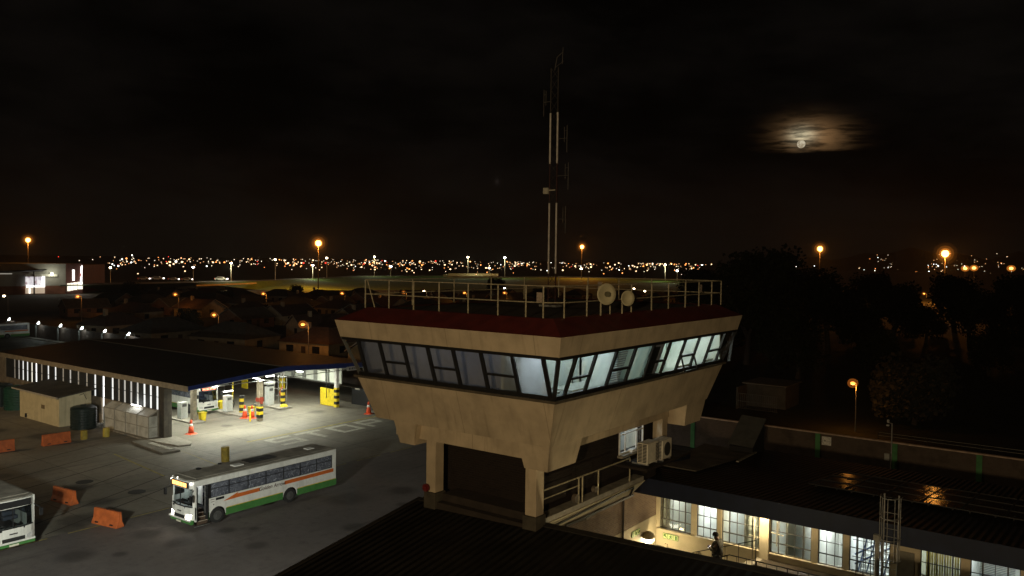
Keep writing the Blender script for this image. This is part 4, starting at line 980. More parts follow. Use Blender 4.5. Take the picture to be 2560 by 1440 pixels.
part('yellow_panel', MB().box(-88.6, -87.4, 61.8, 61.9, .9, 2.3), M_yel, stn)
part('standpipe', MB().tube((-84, 57.4, 0), (-84, 57.4, 4.9), .07).tube((-73.6, 52.4, 0), (-73.6, 52.4, 1.2), .09), M_yel, stn)
pr_ = MB()
for x in (-80.6, -79.0):
    for y in (60.7, 61.3): pr_.tube((x, y, 0), (x, y, 3.4), .04, 6)
for z in (1.0, 1.8, 2.6, 3.3): pr_.tube((-80.6, 60.7, z), (-79.0, 60.7, z), .03, 5).tube((-80.6, 61.3, z), (-79.0, 61.3, z), .03, 5).tube((-79.0, 60.7, z), (-79.0, 61.3, z), .03, 5)
part('pipe_rack', pr_, M_steel, stn)
part('red_hose', MB().path([(-79.0, 60.7, 2.2), (-78.9, 60.2, 1.4), (-78.8, 60.5, .7), (-78.7, 60.9, 1.2)], .05), mat('red_hose', (.3, .03, .02), .5, .2, 5), stn)
tr_ = MB()
for y in (46.0, 50.0, 54.0, 58.0, 62.0):
    zb_ = 5.84-abs(y-RY)*.062-.16; tr_.bar((-84, y, zb_), (SX1-.1, y, zb_), .12, .16)
part('soffit_beam', tr_, mat('beam_grey', (.22, .23, .22), .6, .2, 3), stn)
part('hanging_pipe', MB().tube((-84, 52.2, 4.7), (SX1-.3, 52.2, 4.7), .05, 6).tube((-70.4, 43, 4.75), (-70.4, 64, 4.75), .04, 6), M_steel, stn)
# canopy tubes with the light they give
tubes = MB()
for (x, y) in [(-70.6, 46.3), (-70.6, 50.9), (-75.5, 46.6), (-75.5, 51.2), (-75.5, 56), (-71.5, 57), (-80.5, 47), (-80.5, 56.5), (-80.5, 60.5), (-75.5, 61.5)]:
    tubes.box(x-.7, x+.7, y-.08, y+.08, 5.0, 5.07)
part('canopy_tube', tubes, M_tube, stn)
for (x, y, p) in [(-70.8, 46.2, 760), (-70.6, 51.5, 760), (-72.5, 57.5, 560), (-79.5, 47.6, 450), (-79.3, 59.6, 500), (-80.5, 54.5, 380), (-76.0, 62.6, 220), (-90, 48, 200)]:
    lamp('canopy_light', (x, y, 4.8), p, (.97, 1, .84), stn, kind='AREA', sx=1.6, sy=.5)
# low wall with painted dashes at the end of the shed
kw = thing('dashed_kerb_wall', (-69, 66.6, 0), 'low black wall with white painted dashes along its top beyond the yellow post', 'wall')
part('wall', MB().box(-73.5, -60, 66.5, 66.7, 0, 2.0), M_black, kw)
dd = MB()
for k in range(9): dd.box(-72.9+k*1.5, -72.1+k*1.5, 66.46, 66.497, 1.80, 1.97)
part('painted_dash', dd, W_, kw)

# pumps on their islands
M_pump = mat('pump_white', (.62, .64, .62), .5, .1, 4); M_grey = mat('pump_grey', (.12, .12, .12), .5, .2, 5)
def pump(x, y, lb, tall, head):
    o = thing('fuel_pump', (x, y, .18), lb, 'fuel pump', 'white fuel pumps under the canopy')
    h = 1.95 if not tall else 2.3
    part('cabinet', MB().box(x-.35, x+.35, y-.42, y+.42, .18, h), M_pump, o, bevel=.04)
    part('display', MB().box(x+.352, x+.37, y-.25, y+.25, h-.5, h-.2), M_grey, o)
    part('hose', MB().path([(x+.2, y+.45, h-.3), (x+.35, y+.62, 1.0), (x+.3, y+.55, .55), (x+.25, y+.47, 1.2)], .03), M_dark, o)
    part('nozzle', MB().box(x+.1, x+.3, y+.43, y+.52, 1.15, 1.45), M_dark, o)
    if head:
        part('canopy_head', MB().box(x-.4, x+.4, y-.5, y+.5, h+.25, h+.5), M_pump, o, bevel=.03)
        part('head_stem', MB().box(x-.15, x+.15, y-.3, y+.3, h, h+.25), M_grey, o)
    return o
def island(x0, x1, y0, y1, lb):
    solo('pump_island', MB().box(x0, x1, y0, y1, 0, .18), M_conc, lb, 'pump island', 'concrete pump islands', bevel=.05)
island(-81.5, -76.6, 47.6, 49.1, 'low concrete pump island nearest the striped shed wall')
island(-81.5, -76.4, 53.1, 54.7, 'low concrete pump island between the shed bus and the pair of cones')
island(-81.5, -76.6, 58.5, 60.2, 'low concrete pump island farthest under the canopy by the tall pump')
pump(-79.6, 48.3, 'white fuel pump in front of the side of the bus under the canopy', False, False)
pump(-79.6, 53.75, 'white fuel pump right of the parked bus front under the canopy', False, False)
pump(-79.6, 59.3, 'tall white fuel pump with a header box near the far canopy post', True, True)
for (x, y, z, lb) in [(-79.6, 53.8, 2.35, 'short lit tube lamp over the middle fuel pump'), (-79.6, 59.4, 3.45, 'short lit tube lamp over the tall fuel pump')]:
    o = thing('tube_lamp', (x, y, z), lb, 'lamp', 'tube lamps over the pumps')
    part('tube', MB().box(x-.1, x+.1, y-.55, y+.55, z, z+.1), glow('pump_tube_glow', (1, 1, .95), 9), o)
    part('bracket', MB().tube((x, y-.5, z+.1), (x, y-.5, 5), .02).tube((x, y+.5, z+.1), (x, y+.5, 5), .02), M_grey, o)
def bollard(x, y, h, mt_, lb, r=.26):
    solo('bollard', MB().lathe([(r, 0), (r, h-.04), (r-.05, h), (.03, h)], 16, x, y), mt_, lb, 'bollard', 'steel bollards', smooth=False)
bollard(-77.9, 54.35, 2.05, M_hz, 'black and yellow striped bollard beside the middle fuel pump')
bollard(-77.9, 59.9, 2.05, M_hz, 'black and yellow striped bollard beside the tall fuel pump')
M_oily = mat('dirty_yellow_paint', (.30, .22, .03), .7, .35, 3, stain=.5, stain_scale=2)
bollard(-60.8, 40.82, 1.25, M_oily, 'tall dirty yellow bollard standing behind the roof of the white bus', .34)
bollard(-78.2, 37.35, .85, M_oily, 'short dull yellow stub bollard nearer the dark water tank', .30)
bollard(-77.7, 39.2, .85, mat('yellow_stub_paint', (.45, .34, .05), .6, .3, 3, stain=.3, stain_scale=3), 'short brighter yellow stub bollard at the corner of the wire cage', .30)
pl = part('wheel_guard', MB().lathe([(.45, 0), (.45, .25), (.3, .45), (.05, .5)], 14, -77.2, 59.5), M_yel, stn)
bn_ = thing('waste_bin', (-81.6, 54.2, 0), 'square yellow bin beside the front of the bus in the shed', 'bin', 'yellow bins in the shed')
part('tub', MB().box(-81.95, -81.25, 53.85, 54.55, 0, .95, taper=.07), M_yel, bn_); part('rim', MB().box(-82, -81.2, 53.8, 54.6, .955, 1.03), M_yel, bn_)
b2 = copy_tree(bn_, loc=(-77.6, 49.35, 0), label='square yellow bin at the end of the first pump island'); b2.scale = (.85, .85, .9)
b3 = copy_tree(bn_, loc=(-77.0, 55.0, 0), label='square yellow bin behind the pair of orange cones'); b3.scale = (.8, .8, .8)
gb_ = thing('wheelie_bin', (-80.9, 47.3, 0), 'green wheeled bin between the shed wall and the first fuel pump', 'bin')
M_gbin = mat('green_bin_plastic', (.02, .22, .06), .5, .15, 5)
part('tub', MB().box(-81.2, -80.6, 47.0, 47.6, .1, 1.0, taper=.06), M_gbin, gb_); part('lid', MB().box(-81.25, -80.55, 46.95, 47.65, 1.005, 1.07), M_gbin, gb_)
part('wheel', MB().tube((-81.2, 47.0, .12), (-81.2, 47.6, .12), .12, 10), M_dark, gb_)
# cones
M_cone = mat('cone_orange', (.72, .085, .025), .55, .12, 5); M_band = mat('cone_band', (.7, .68, .62), .5, .1, 6)
cone = thing('traffic_cone', (0, 0, 0), 'x', 'cone', 'tall orange traffic cones')
part('base', MB().hexa([(-.42, -.42, 0), (.42, -.42, 0), (.42, .42, 0), (-.42, .42, 0)], [(-.30, -.30, .09), (.30, -.30, .09), (.30, .30, .09), (-.30, .30, .09)]), M_cone, cone)
part('body', MB().lathe([(.29, .09), (.215, .55), (.19, .72)], 18).lathe([(.145, .98), (.09, 1.28), (.06, 1.32)], 18), M_cone, cone, smooth=True)
part('band', MB().lathe([(.188, .725), (.147, .975)], 18), M_band, cone, smooth=True)
for i, (x, y, rz, lb) in enumerate([(-72.7, 45.0, .2, 'orange cone standing alone on the lit floor before the first canopy post'), (-75.6, 53.15, .5, 'orange cone of the close pair nearer the middle fuel pump'), (-74.95, 53.6, .1, 'orange cone of the close pair nearer the canopy post'), (-67.3, 63.4, .4, 'dimmer orange cone standing beside the edge of the control tower')]):
    o = cone if i == 0 else copy_tree(cone)
    o.location = (x, y, 0); o.rotation_euler = (0, 0, rz); o['label'] = lb; o.scale = (1, 1, 1.05)

# ------------------------------------------------------------------ small yard building, tanks, cage, drain
sb_ = thing('store_building', (-90, 40, 0), 'small cream plastered store with a low slanting roof in front of the striped shed', 'building')
part('wall', MB().box(-94.5, -85.5, 38.4, 41.6, 0, 2.95).hexa([(-94.5, 38.4, 2.95), (-85.5, 38.4, 2.95), (-85.5, 41.6, 2.95), (-94.5, 41.6, 2.95)], [(-94.5, 38.4, 2.96), (-85.5, 38.4, 2.96), (-85.5, 41.6, 3.38), (-94.5, 41.6, 3.38)]), mat('store_plaster', (.52, .45, .28), .85, .1, 1.5, bump=.2, streak=.3), sb_)
part('roof', MB().slab([(-95.3, 38.0, 3.10), (-84.9, 38.0, 3.10), (-84.9, 41.9, 3.58), (-95.3, 41.9, 3.58)], .09), corrugated('store_roof', (.05, .043, .03), 0, .25, .7), sb_)
part('gutter', MB().bar((-95.3, 37.94, 3.04), (-84.9, 37.94, 3.04), .12), mat('gutter_white', (.42, .38, .32), .6, .2, 5), sb_)
part('vent_block', MB().box(-89.4, -88.7, 38.36, 38.398, 1.45, 1.85), mat('vent_brown', (.16, .12, .06), .8, .3, 8), sb_)
part('lamp_arm', MB().path([(-85.45, 40.4, 3.0), (-84.6, 40.4, 3.25), (-84.2, 40.5, 2.7)], .03), M_dark, sb_)
part('tap', MB().box(-93.0, -92.8, 38.25, 38.39, .1, .5), M_dark, sb_)
M_tank = mat('dark_green_tank', (.012, .022, .020), .35, .2, 3)
def tank(x, y, r, h, mt_, lb):
    o = thing('water_tank', (x, y, 0), lb, 'water tank', 'round plastic water tanks')
    prof = [(r, 0)]
    for k in range(8): z = h*.9*k/8; prof += [(r, z+.02), (r, z+h*.08), (r-.03, z+h*.095), (r-.03, z+h*.105)]
    prof += [(r, h*.92), (r*.8, h*.97), (r*.3, h), (.02, h)]
    part('tank_body', MB().lathe(prof, 28, x, y), mt_, o, smooth=False)
    part('lid', MB().lathe([(.28, h-.01), (.28, h+.08), (.02, h+.1)], 14, x, y), mt_, o)
    part('outlet', MB().tube((x, y-r-.12, .25), (x, y-r+.02, .25), .05), M_dark, o)
tank(-83.3, 39.75, 1.2, 2.3, M_tank, 'black ribbed water tank at the corner of the cream store')
tank(-103.0, 39.6, 1.45, 2.55, M_tank, 'black water tank at the very edge of the picture behind the cream store')
tank(-99.3, 40.1, 1.35, 2.6, mat('green_tank', (.010, .055, .035), .4, .2, 3), 'green water tank touching the end wall of the cream store')
cg = thing('mesh_cage', (-77.6, 41, 0), 'white sheeted steel cage with a lean-to top against the striped shed wall', 'cage')
cx0, cx1, cyf, cyb, ch, cr = -81.8, -73.35, 41.05, 41.9, 2.15, 2.62
M_sheet, t, b = newmat('translucent_sheet'); p = geo(t)
nn_ = t.step(t.noise(p, 1.1, 4), .4, .75)
t.put(b.inputs['Base Color'], t.mix(nn_, (.52, .51, .46), (.30, .29, .25))); b.inputs['Roughness'].default_value = .45
b.inputs['Transmission Weight'].default_value = .0; b.inputs['Subsurface Weight'].default_value = 0
part('sheeting', MB().box(cx0, cx1, cyf, cyf+.02, .1, ch).box(cx1-.02, cx1, cyf+.02, cyb, .1, ch).box(cx0, cx0+.02, cyf+.02, cyb, .1, ch)
     .slab([(cx0, cyf, ch+.01), (cx1, cyf, ch+.01), (cx1, cyb, cr), (cx0, cyb, cr)], .02), M_sheet, cg)
f = MB()
for k in range(5):
    x = cx0+(cx1-cx0)*k/4; f.bar((x, cyf-.03, 0), (x, cyf-.03, ch), .06).bar((x, cyf-.03, ch+.03), (x, cyb, cr+.03), .05)
for z in (.12, 1.12, ch): f.bar((cx0, cyf-.04, z), (cx1, cyf-.04, z), .06)
f.bar((cx1+.03, cyf, 1.12), (cx1+.03, cyb, 1.12), .06).bar((cx1+.03, cyf, ch), (cx1+.03, cyb, cr), .06).bar((cx1+.03, cyb, 0), (cx1+.03, cyb, cr), .06).bar((cx1+.03, cyf, .12), (cx1+.03, cyb, .12), .06).bar((cx0, cyb, cr+.03), (cx1, cyb, cr+.03), .06)
part('frame', f, mat('cage_frame', (.30, .28, .23), .6, .2, 5), cg)
part('cage_tube_lamp', MB().box(-77.6, -76.0, 41.6, 41.75, 2.75, 2.82), glow('cage_tube_glow', (1, 1, .97), 6), cg)
lamp('cage_light', (-76.8, 41.3, 3.1), 16, (.95, 1, .95), cg, size=.2)
solo('pavement_edge', MB().prism([(-73.6, 40.6), (-68.6, 41.2), (-68.2, 42.2), (-69.2, 42.9), (-72.4, 43.2), (-84, 42.0), (-84, 40.9)], 0, .13), M_conc, 'raised concrete kerb with a rounded tip in front of the wire cage', 'kerb')
dr = thing('drain_slab', (-70, 40, 0), 'flat concrete drain slab with a row of light slats near the white cage', 'drain')
part('slab', MB().hexa([(-73.3, 39.3, 0), (-67.0, 38.7, 0), (-66.8, 40.3, 0), (-73.4, 40.5, 0)], [(-73.3, 39.3, .17), (-67.0, 38.7, .17), (-66.8, 40.3, .17), (-73.4, 40.5, .17)]), mat('drain_concrete', (.13, .115, .09), .9, .25, 3), dr)
for k in range(7): part('slat', MB().box(-71.2+k*.55, -70.85+k*.55, 39.75-.02*k, 40.22-.02*k, .175, .23), mat('slat_pale', (.45, .43, .37), .7, .2, 5), dr)
# barriers
bar0 = thing('barrier', (0, 0, 0), 'x', 'barrier', 'orange plastic road barriers')
prof = [(-.30, 0), (.30, 0), (.29, .12), (.16, .40), (.10, 1.0), (-.10, 1.0), (-.16, .40), (-.29, .12)]
part('body', MB().prism(prof, -1.2, 1.2, 'y'), mat('barrier_orange', (.46, .105, .022), .7, .25, 2, world=False, stain=.35, stain_scale=1.5), bar0, bevel=.03)
for s_ in (-1, 1):
    for k in (-.7, .7): part('fork_slot', MB().box(s_*.27-.03, s_*.27+.03, k-.14, k+.14, .12, .2), M_black, bar0)
part('filler_cap', MB().lathe([(.06, .995), (.06, 1.03), (.01, 1.04)], 10), M_black, bar0)
for i, (x, y, rz, lb, sc_) in enumerate([(-78.6, 30.2, R(-8), 'dark orange barrier at the very left edge in front of the cream store', 1), (-78.1, 34.8, R(-4), 'dark orange barrier lying before the two yellow stub bollards', 1), (-59.2, 26.9, R(97), 'orange barrier tilted askew beyond the half hidden bus', 1), (-52.1, 26.35, R(100), 'bright orange barrier closest to the headlights of the white bus', 1)]):
    o = bar0 if i == 0 else copy_tree(bar0)
    o.location = (x, y, 0); o.rotation_euler = (0, 0, rz); o['label'] = lb
# far left yard wall with lamps
yw = thing('yard_wall', (-160, 77, 0), 'dark brick yard wall with a pale top rail running behind the shed roof', 'wall')
part('brickwork', MB().box(-262, -76, 76.9, 77.1, 0, 2.7), M_wbrick, yw); part('top_rail', MB().box(-262, -76, 76.85, 77.15, 2.7, 2.78), mat('wall_rail', (.16, .11, .08), .8, .3, 3), yw)
M_wl = glow('wall_lamp_white', (.9, 1, 1), 16)
wl = thing('wall_floodlight', (0, 0, 0), 'x', 'lamp', 'white floodlights along the dark yard wall')
part('pole', MB().box(-.35, -.05, -.12, .12, 0, 2.6).bar((-.2, 0, 2.6), (.75, 0, 2.95), .14), mat('lamp_pole_white', (.16, .165, .155), .6, .1, 4), wl)
part('head', MB().hexa([(.6, -.12, 2.98), (1.1, -.12, 3.0), (1.1, .12, 3.0), (.6, .12, 2.98)], [(.75, -.1, 3.12), (1.35, -.1, 3.5), (1.35, .1, 3.5), (.75, .1, 3.12)]), M_wl, wl)
lamp('flood_light', (.9, -.5, 2.7), 24, (.85, 1, .95), wl, size=.2)
for i, (x, lb) in enumerate([(-180, 'floodlight over the far parked bus, first of the row along the dark wall'), (-170.3, 'second floodlight of the row along the dark wall beyond the far parked bus'), (-161.6, 'third floodlight of the row along the dark wall'), (-152.8, 'fourth floodlight of the row along the dark wall above the shed roof'), (-144.3, 'last floodlight of the row where the wall meets the shed roof'), (-194, 'floodlight at the left picture edge above the far parked bus')]):
    o = wl if i == 0 else copy_tree(wl)
    o.location = (x, 76.4, 0); o['label'] = lb
struct('pavement', MB().box(-262, -76, 74.8, 76.35, 0, .12), M_conc)
# ------------------------------------------------------------------ buses
M_bw = mat('bus_white', (.66, .66, .62), .38, .10, 1.6, world=False, stain=.18, stain_scale=1.0, streak=.22, spec=.5)
M_bg = mat('bus_green', (.06, .19, .05), .4, .15, 2, world=False, stain=.2)
M_bo = mat('bus_orange', (.52, .125, .025), .45, .12, 3, world=False)
M_byl = mat('bus_yellow_line', (.55, .42, .05), .5, .2, 4, world=False)
M_btop = mat('bus_roof_dirty', (.24, .22, .18), .8, .3, 1.2, world=False, stain=.4, stain_scale=.8)
M_tyre = mat('tyre', (.018, .018, .018), .85, .25, 6, world=False)
M_rim = mat('steel_rim', (.07, .07, .068), .6, .2, 6, world=False)
M_seat = mat('bus_seat_blue', (.10, .11, .16), .8, .2, 5, world=False)
M_lett = mat('lettering_brown', (.055, .017, .008), .6, .1, 6, world=False)
M_bin_ = mat('bus_interior', (.30, .31, .34), .8, .1, 2, world=False)
def cracked_glass():
    """grey safety film that reads hazy and scratched"""
    mt, t, b = newmat('scratched_bus_glass'); p = objc(t)
    vn = t.add('ShaderNodeTexVoronoi', feature='DISTANCE_TO_EDGE'); t.put(vn.inputs['Vector'], t.mapping(p, (1, 1.6, 2.4), rot=(.5, 0, 0))); vn.inputs['Scale'].default_value = 1.9
    ns = t.noise(p, 5, 4)
    ln = t.math('MULTIPLY', t.math('SUBTRACT', 1, t.step(vn.outputs[0], .0, .055)), t.step(ns, .42, .6))
    c = t.mix(t.step(t.noise(p, 2.2, 5), .3, .7), (.065, .07, .09), (.12, .13, .16))
    c = t.mix(t.math('MULTIPLY', ln, .55), c, (.50, .53, .60))
    t.put(b.inputs['Base Color'], c); b.inputs['Roughness'].default_value = .25; b.inputs['Specular IOR Level'].default_value = .5
    return mt
M_scr = cracked_glass()
M_wind = glass('windscreen_glass', (.45, .5, .5), .10)
M_amber = glow('led_amber', (1, .40, .045), 3.0); M_red_led = glow('led_red', (1, .085, .015), 4)
BL = 11.75; HWB = 1.27
def make_bus(lit, sign, door_open, full=True, headl=True):
    """local: nose at y=0 looking to -y, door side +x"""
    r = thing('bus', (0, 0, 0), 'x', 'bus', 'white and green buses in the depot')
    # body shell as separate wall pieces so that the door and windscreen are real openings
    b = MB()
    zb, zw0, zw1, zt = .38, 1.74, 2.70, 3.06
    wy = (1.75, 7.55)                       # wheel centres
    def side(mb, x0, x1, z0, z1, sk):
        """lower side with wheel arches cut out; sk: y start"""
        segs = []; ys = [sk]
        for c in wy: ys += [c-.62, c+.62]
        ys.append(BL-.02)
        for k in range(0, len(ys), 2): mb.box(x0, x1, ys[k], ys[k+1], z0, z1)
    t_ = .06
    # lower walls: green skirt and white upper part
    g = MB()
    side(g, HWB-t_, HWB, zb, .85, 1.06); side(g, -HWB, -HWB+t_, zb, .85, .06)
    g.box(-HWB+.1, HWB-.06, -.12, .05, .30, .56); g.box(-HWB, HWB, BL-.02, BL+.04, .45, .85)
    part('skirt', g, M_bg, r)
    def arch(mb, x0, x1, c):
        n = 10
        for k in range(n):
            a0, a1 = math.pi*k/n, math.pi*(k+1)/n
            p0 = (c-.60*math.cos(a0), .50+.60*math.sin(a0)); p1 = (c-.60*math.cos(a1), .50+.60*math.sin(a1))
            lo0, lo1 = max(p0[1], .38), max(p1[1], .38)
            mb.prism([(p0[0], lo0), (p1[0], lo1), (p1[0], 1.22), (p0[0], 1.22)], x0, x1, 'x')
    w = MB()
    for x0, x1, s0 in ((HWB-t_, HWB, 1.06), (-HWB, -HWB+t_, .06)):
        ys = [s0]
        for c in wy: ys += [c-.62, c+.62]
        ys.append(BL-.02)
        for k in range(0, len(ys), 2): w.box(x0, x1, ys[k], ys[k+1], .853, 1.22)
        w.box(x0, x1, s0, BL-.02, 1.22, zw0)
        for c in wy: arch(w, x0, x1, c)
        w.box(x0, x1, .06, BL-.02, zw1, zt-.0)
    w.box(-HWB+.06, HWB-.06, BL-.02, BL+.04, .853, zt)           # rear
    # front: lower panel, curved a little, corner posts and forehead
    fp = [(-HWB, .10), (-HWB+.25, -.10), (-.5, -.20), (.5, -.20), (HWB-.25, -.10), (HWB, .10), (HWB, .2), (-HWB, .2)]
    w.prism(fp, .56, 1.36, 'z')
    w.prism([(x*.985, y+.02) for x, y in fp], 2.56, zt-.02, 'z')
    for s_ in (-1, 1): w.hexa([(s_*HWB, .10, 1.36), (s_*(HWB-.13), .02, 1.36), (s_*(HWB-.13), .16, 1.36), (s_*HWB, .2, 1.36)], [(s_*(HWB-.02), .12, 2.56), (s_*(HWB-.15), .05, 2.56), (s_*(HWB-.15), .18, 2.56), (s_*(HWB-.02), .2, 2.56)])
    w.box(HWB-t_, HWB, .10, .22, .45, zw1)
    part('body', w, M_bw, r)
    yl = MB()
    for s_ in (1, -1):
        for (a, c) in ((2.40, 6.9), (8.2, BL-.05)): yl.box(s_*HWB, s_*(HWB+.004), a, c, .853, .90)
    part('waist_line', yl, M_byl, r)
    part('roof', MB().prism([(-HWB+.02, .12), (-.6, -.14), (.6, -.14), (HWB-.02, .12), (HWB-.02, BL-.02), (-HWB+.02, BL-.02)], zt+.002, zt+.07, 'z').box(-HWB+.2, HWB-.2, .3, BL-.2, zt+.072, zt+.13), M_btop, r, bevel=.03)
    part('roof_hatch', MB().box(-.7, .35, 4.9, 7.1, zt+.132, zt+.17), M_black, r); part('roof_hatch', MB().box(-.1, .45, 3.6, 4.3, zt+.132, zt+.2).box(-.2, .3, 9.9, 10.5, zt+.132, zt+.19), M_bw, r)
    part('roof_vent', MB().lathe([(.16, zt+.13), (.18, zt+.22), (.05, zt+.25)], 12, -.85, 1.7).lathe([(.12, zt+.13), (.12, zt+.2), (.03, zt+.22)], 12, -1.0, 3.4), M_black, r)
    # windows
    wins = [2.60, 4.06, 5.50, 6.98, 8.43, 9.91, 11.32]
    wins = [1.22, 2.60, 4.06, 5.50, 6.98, 8.43, 9.91, 11.33]
    for s_ in (1, -1):
        x = s_*(HWB-.02)
        for k in range(len(wins)-1):
            a, c = wins[k]+.04, wins[k+1]-.04
            o = part('window', MB().box(x-.012, x+.012, a, c, zw0+.03, zw1-.03), M_scr, r)
            part('window_bar', MB().box(x+s_*.013-.01, x+s_*.013+.01, a, c, 2.30, 2.345), M_black, o)
        fr_ = MB()
        for q in wins: fr_.box(x-.03, x+.016, q-.04, q+.04, zw0, zw1)
        fr_.box(x-.03, x+.012, 1.26, 11.4, zw0, zw0+.03).box(x-.03, x+.012, 1.26, 11.4, zw1-.03, zw1)
        if s_ == 1: fr_.box(x-.03, x+.018, 1.02, 1.20, zw0-.02, zw1)
        else: fr_.box(x-.03, x+.018, .25, 1.2, zw0, zw1)
        part('window_frame', fr_, M_black, r)
    part('rear_panel', MB().box(HWB-.06, HWB, 11.37, BL-.02, zw0, zw1).box(-HWB, -HWB+.06, 11.37, BL-.02, zw0, zw1), M_bw, r)
    # windscreen with frame, sign, wipers
    ws = [(-HWB+.14, .06), (-.45, -.13), (.45, -.13), (HWB-.14, .06)]
    g = MB()
    for (x0, y0), (x1, y1) in zip(ws[:-1], ws[1:]): g.quad((x0, y0, 1.37), (x1, y1, 1.37), (x1*.99, y1+.05, 2.55), (x0*.99, y0+.05, 2.55))
    part('windscreen', g, M_wind, r)
    part('screen_pillar', MB().bar((0, -.15, 1.36), (0, -.10, 2.56), .05).bar((-HWB+.12, .04, 1.38), (-.45, -.15, 1.38), .06).bar((-.45, -.15, 1.38), (.45, -.15, 1.38), .06).bar((.45, -.15, 1.38), (HWB-.12, .04, 1.38), .06), M_black, r)
    wp = part('wiper', MB().bar((-.7, -.12, 1.34), (-.15, -.17, 1.55), .025).bar((.55, -.12, 1.34), (.9, -.09, 1.52), .025).box(-.75, -.6, -.19, -.11, 1.28, 1.38).box(.5, .62, -.19, -.11, 1.28, 1.38), M_black, r)
    part('sign_box', MB().box(-.95, .95, -.20, -.12, 2.60, 2.98), M_black, r)
    if sign:
        q = MB()
        for k, (a, c) in enumerate([(-.80, -.42), (-.36, -.02), (.04, .36), (.42, .80)]): q.box(a, c, -.215, -.202, 2.66, 2.92)
        part('destination_sign', q, M_amber if sign == 'amber' else M_red_led, r)
        lamp('sign_light', (0, -.35, 2.8), 5 if sign == 'amber' else 60, (1, .45, .06) if sign == 'amber' else (1, .16, .03), r, kind='SPOT', size=.2, angle=R(150), blend=.9, to=(0, -4, 1.5))
        part('marker_lamp', MB().ball((-1.1, -.06, 2.9), .07, 8).ball((1.1, -.06, 2.9), .07, 8).ball((-.35, -.1, 3.1), .05, 8), glow('marker_glow', (1, .92, .8), 7), r)
    # grille, badge, lamps, bumper
    part('grille', MB().box(-.62, .62, -.215, -.203, .62, .84), M_dark, r); part('badge', MB().box(-.22, .22, -.215, -.203, 1.02, 1.09), M_black, r)
    for s_ in (-1, 1):
        hl = MB().hexa([(s_*.70, -.21, .66), (s_*1.06, -.10, .64), (s_*1.06, -.06, .64), (s_*.70, -.17, .66)], [(s_*.72, -.21, .86), (s_*1.12, -.06, .92), (s_*1.12, -.02, .92), (s_*.72, -.17, .86)])
        part('headlight', hl, glow('headlight_on', (1, .93, .8), 13) if headl else mat('headlight_off', (.5, .5, .5), .15, .1, 6), r)
        if headl: lamp('headlight_beam', (s_*.9, -.35, .78), 55, (1, .88, .68), r, kind='SPOT', size=.06, angle=R(75), blend=.8, to=(s_*.9, -6, 0))
    part('bumper', MB().box(-HWB+.08, HWB-.08, -.24, -.13, .5, .615), M_bw, r, bevel=.03)
    part('number_plate', MB().box(-.26, .26, -.26, -.245, .34, .45), mat('plate_pale', (.6, .58, .45), .6, .1, 9), r)
    for q in (1, -1): part('mirror', MB().bar((q*(HWB-.05), .05, 2.5), (q*(HWB+.22), -.28, 2.3), .03).box(q*(HWB+.12), q*(HWB+.30), -.36, -.24, 1.85, 2.28), M_black, r)
    # wheels
    for c in wy:
        for s_ in (-1, 1):
            wl_ = part('wheel', MB().tube((s_*(HWB-.33), c, .50), (s_*(HWB-.03), c, .50), .50, 24), M_tyre, r, bevel=.03)
            part('rim', MB().tube((s_*(HWB-.04), c, .50), (s_*(HWB-.015), c, .50), .30, 18).tube((s_*(HWB-.015), c, .50), (s_*(HWB+.03), c, .50), .12, 12), M_rim, wl_)
    part('underbody', MB().box(-HWB+.35, HWB-.35, .9, BL-.3, .35, .62).box(-HWB+.07, HWB-.07, 2.4, 6.85, .40, .60).box(-HWB+.07, HWB-.07, 8.25, BL-.1, .45, .60), M_dark, r)
    # door side
    if door_open:
        st_ = MB()
        for k in range(4): st_.box(.35, HWB-.03-.22*k, .26, 1.02, .36+.20*k, .42+.20*k).box(HWB-.06-.22*k, HWB-.03-.22*k, .27, 1.01, .20+.20*k, .36+.20*k)
        part('steps', st_, mat('step_brown', (.07, .045, .03), .7, .25, 8, world=False), r)
        ed = MB()
        for k in range(4): ed.box(HWB-.035-.22*k, HWB-.02-.22*k, .27, 1.01, .40+.2*k, .43+.2*k)
        part('step_nosing', ed, mat('nosing_steel', (.5, .42, .33), .4, .2, 8, world=False), r)
        part('kerb_step', MB().box(HWB+.02, HWB+.10, .05, 1.1, .13, .16), M_steel, r)
        part('door_leaf', MB().box(HWB-.35, HWB+.06, .235, .275, .42, 2.62), M_black, r); part('door_leaf', MB().box(HWB-.35, HWB+.06, 1.0, 1.04, .42, 2.62), M_black, r)
        part('door_pole', MB().tube((HWB-.2, .95, .8), (HWB-.2, .95, 2.6), .02).tube((HWB-.15, .32, .8), (HWB-.15, .32, 2.6), .02), M_steel, r)
        part('door_glass', MB().quad((HWB-.33, .98, 1.2), (HWB+.04, .98, 1.2), (HWB+.04, .98, 2.55), (HWB-.33, .98, 2.55)), M_pane, r)
        part('cab_partition', MB().box(-1.0, .15, 1.35, 1.38, 1.1, 2.6), M_bw, r)
    else:
        part('door_leaf', MB().box(HWB-.05, HWB-.01, .24, 1.03, .42, 2.66), M_wind, r); part('door_frame', MB().box(HWB-.04, HWB+.004, .6, .66, .42, 2.66).box(HWB-.04, HWB+.004, .23, .29, .42, 2.66).box(HWB-.04, HWB+.004, .99, 1.05, .42, 2.66), M_black, r)
    # interior
    part('floor', MB().box(-HWB+.07, HWB-.3, 1.06, BL-.1, .95, 1.0).box(-HWB+.07, .33, .22, 1.06, .95, 1.0), M_dark, r)
    part('inner_lining', MB().box(-HWB+.061, -HWB+.075, .9, 1.3, 1.0, 2.98).box(-HWB+.07, HWB-.07, .1, BL-.1, 2.99, 3.02), M_bin_ if not lit else M_wallw, r)
    ss = MB()
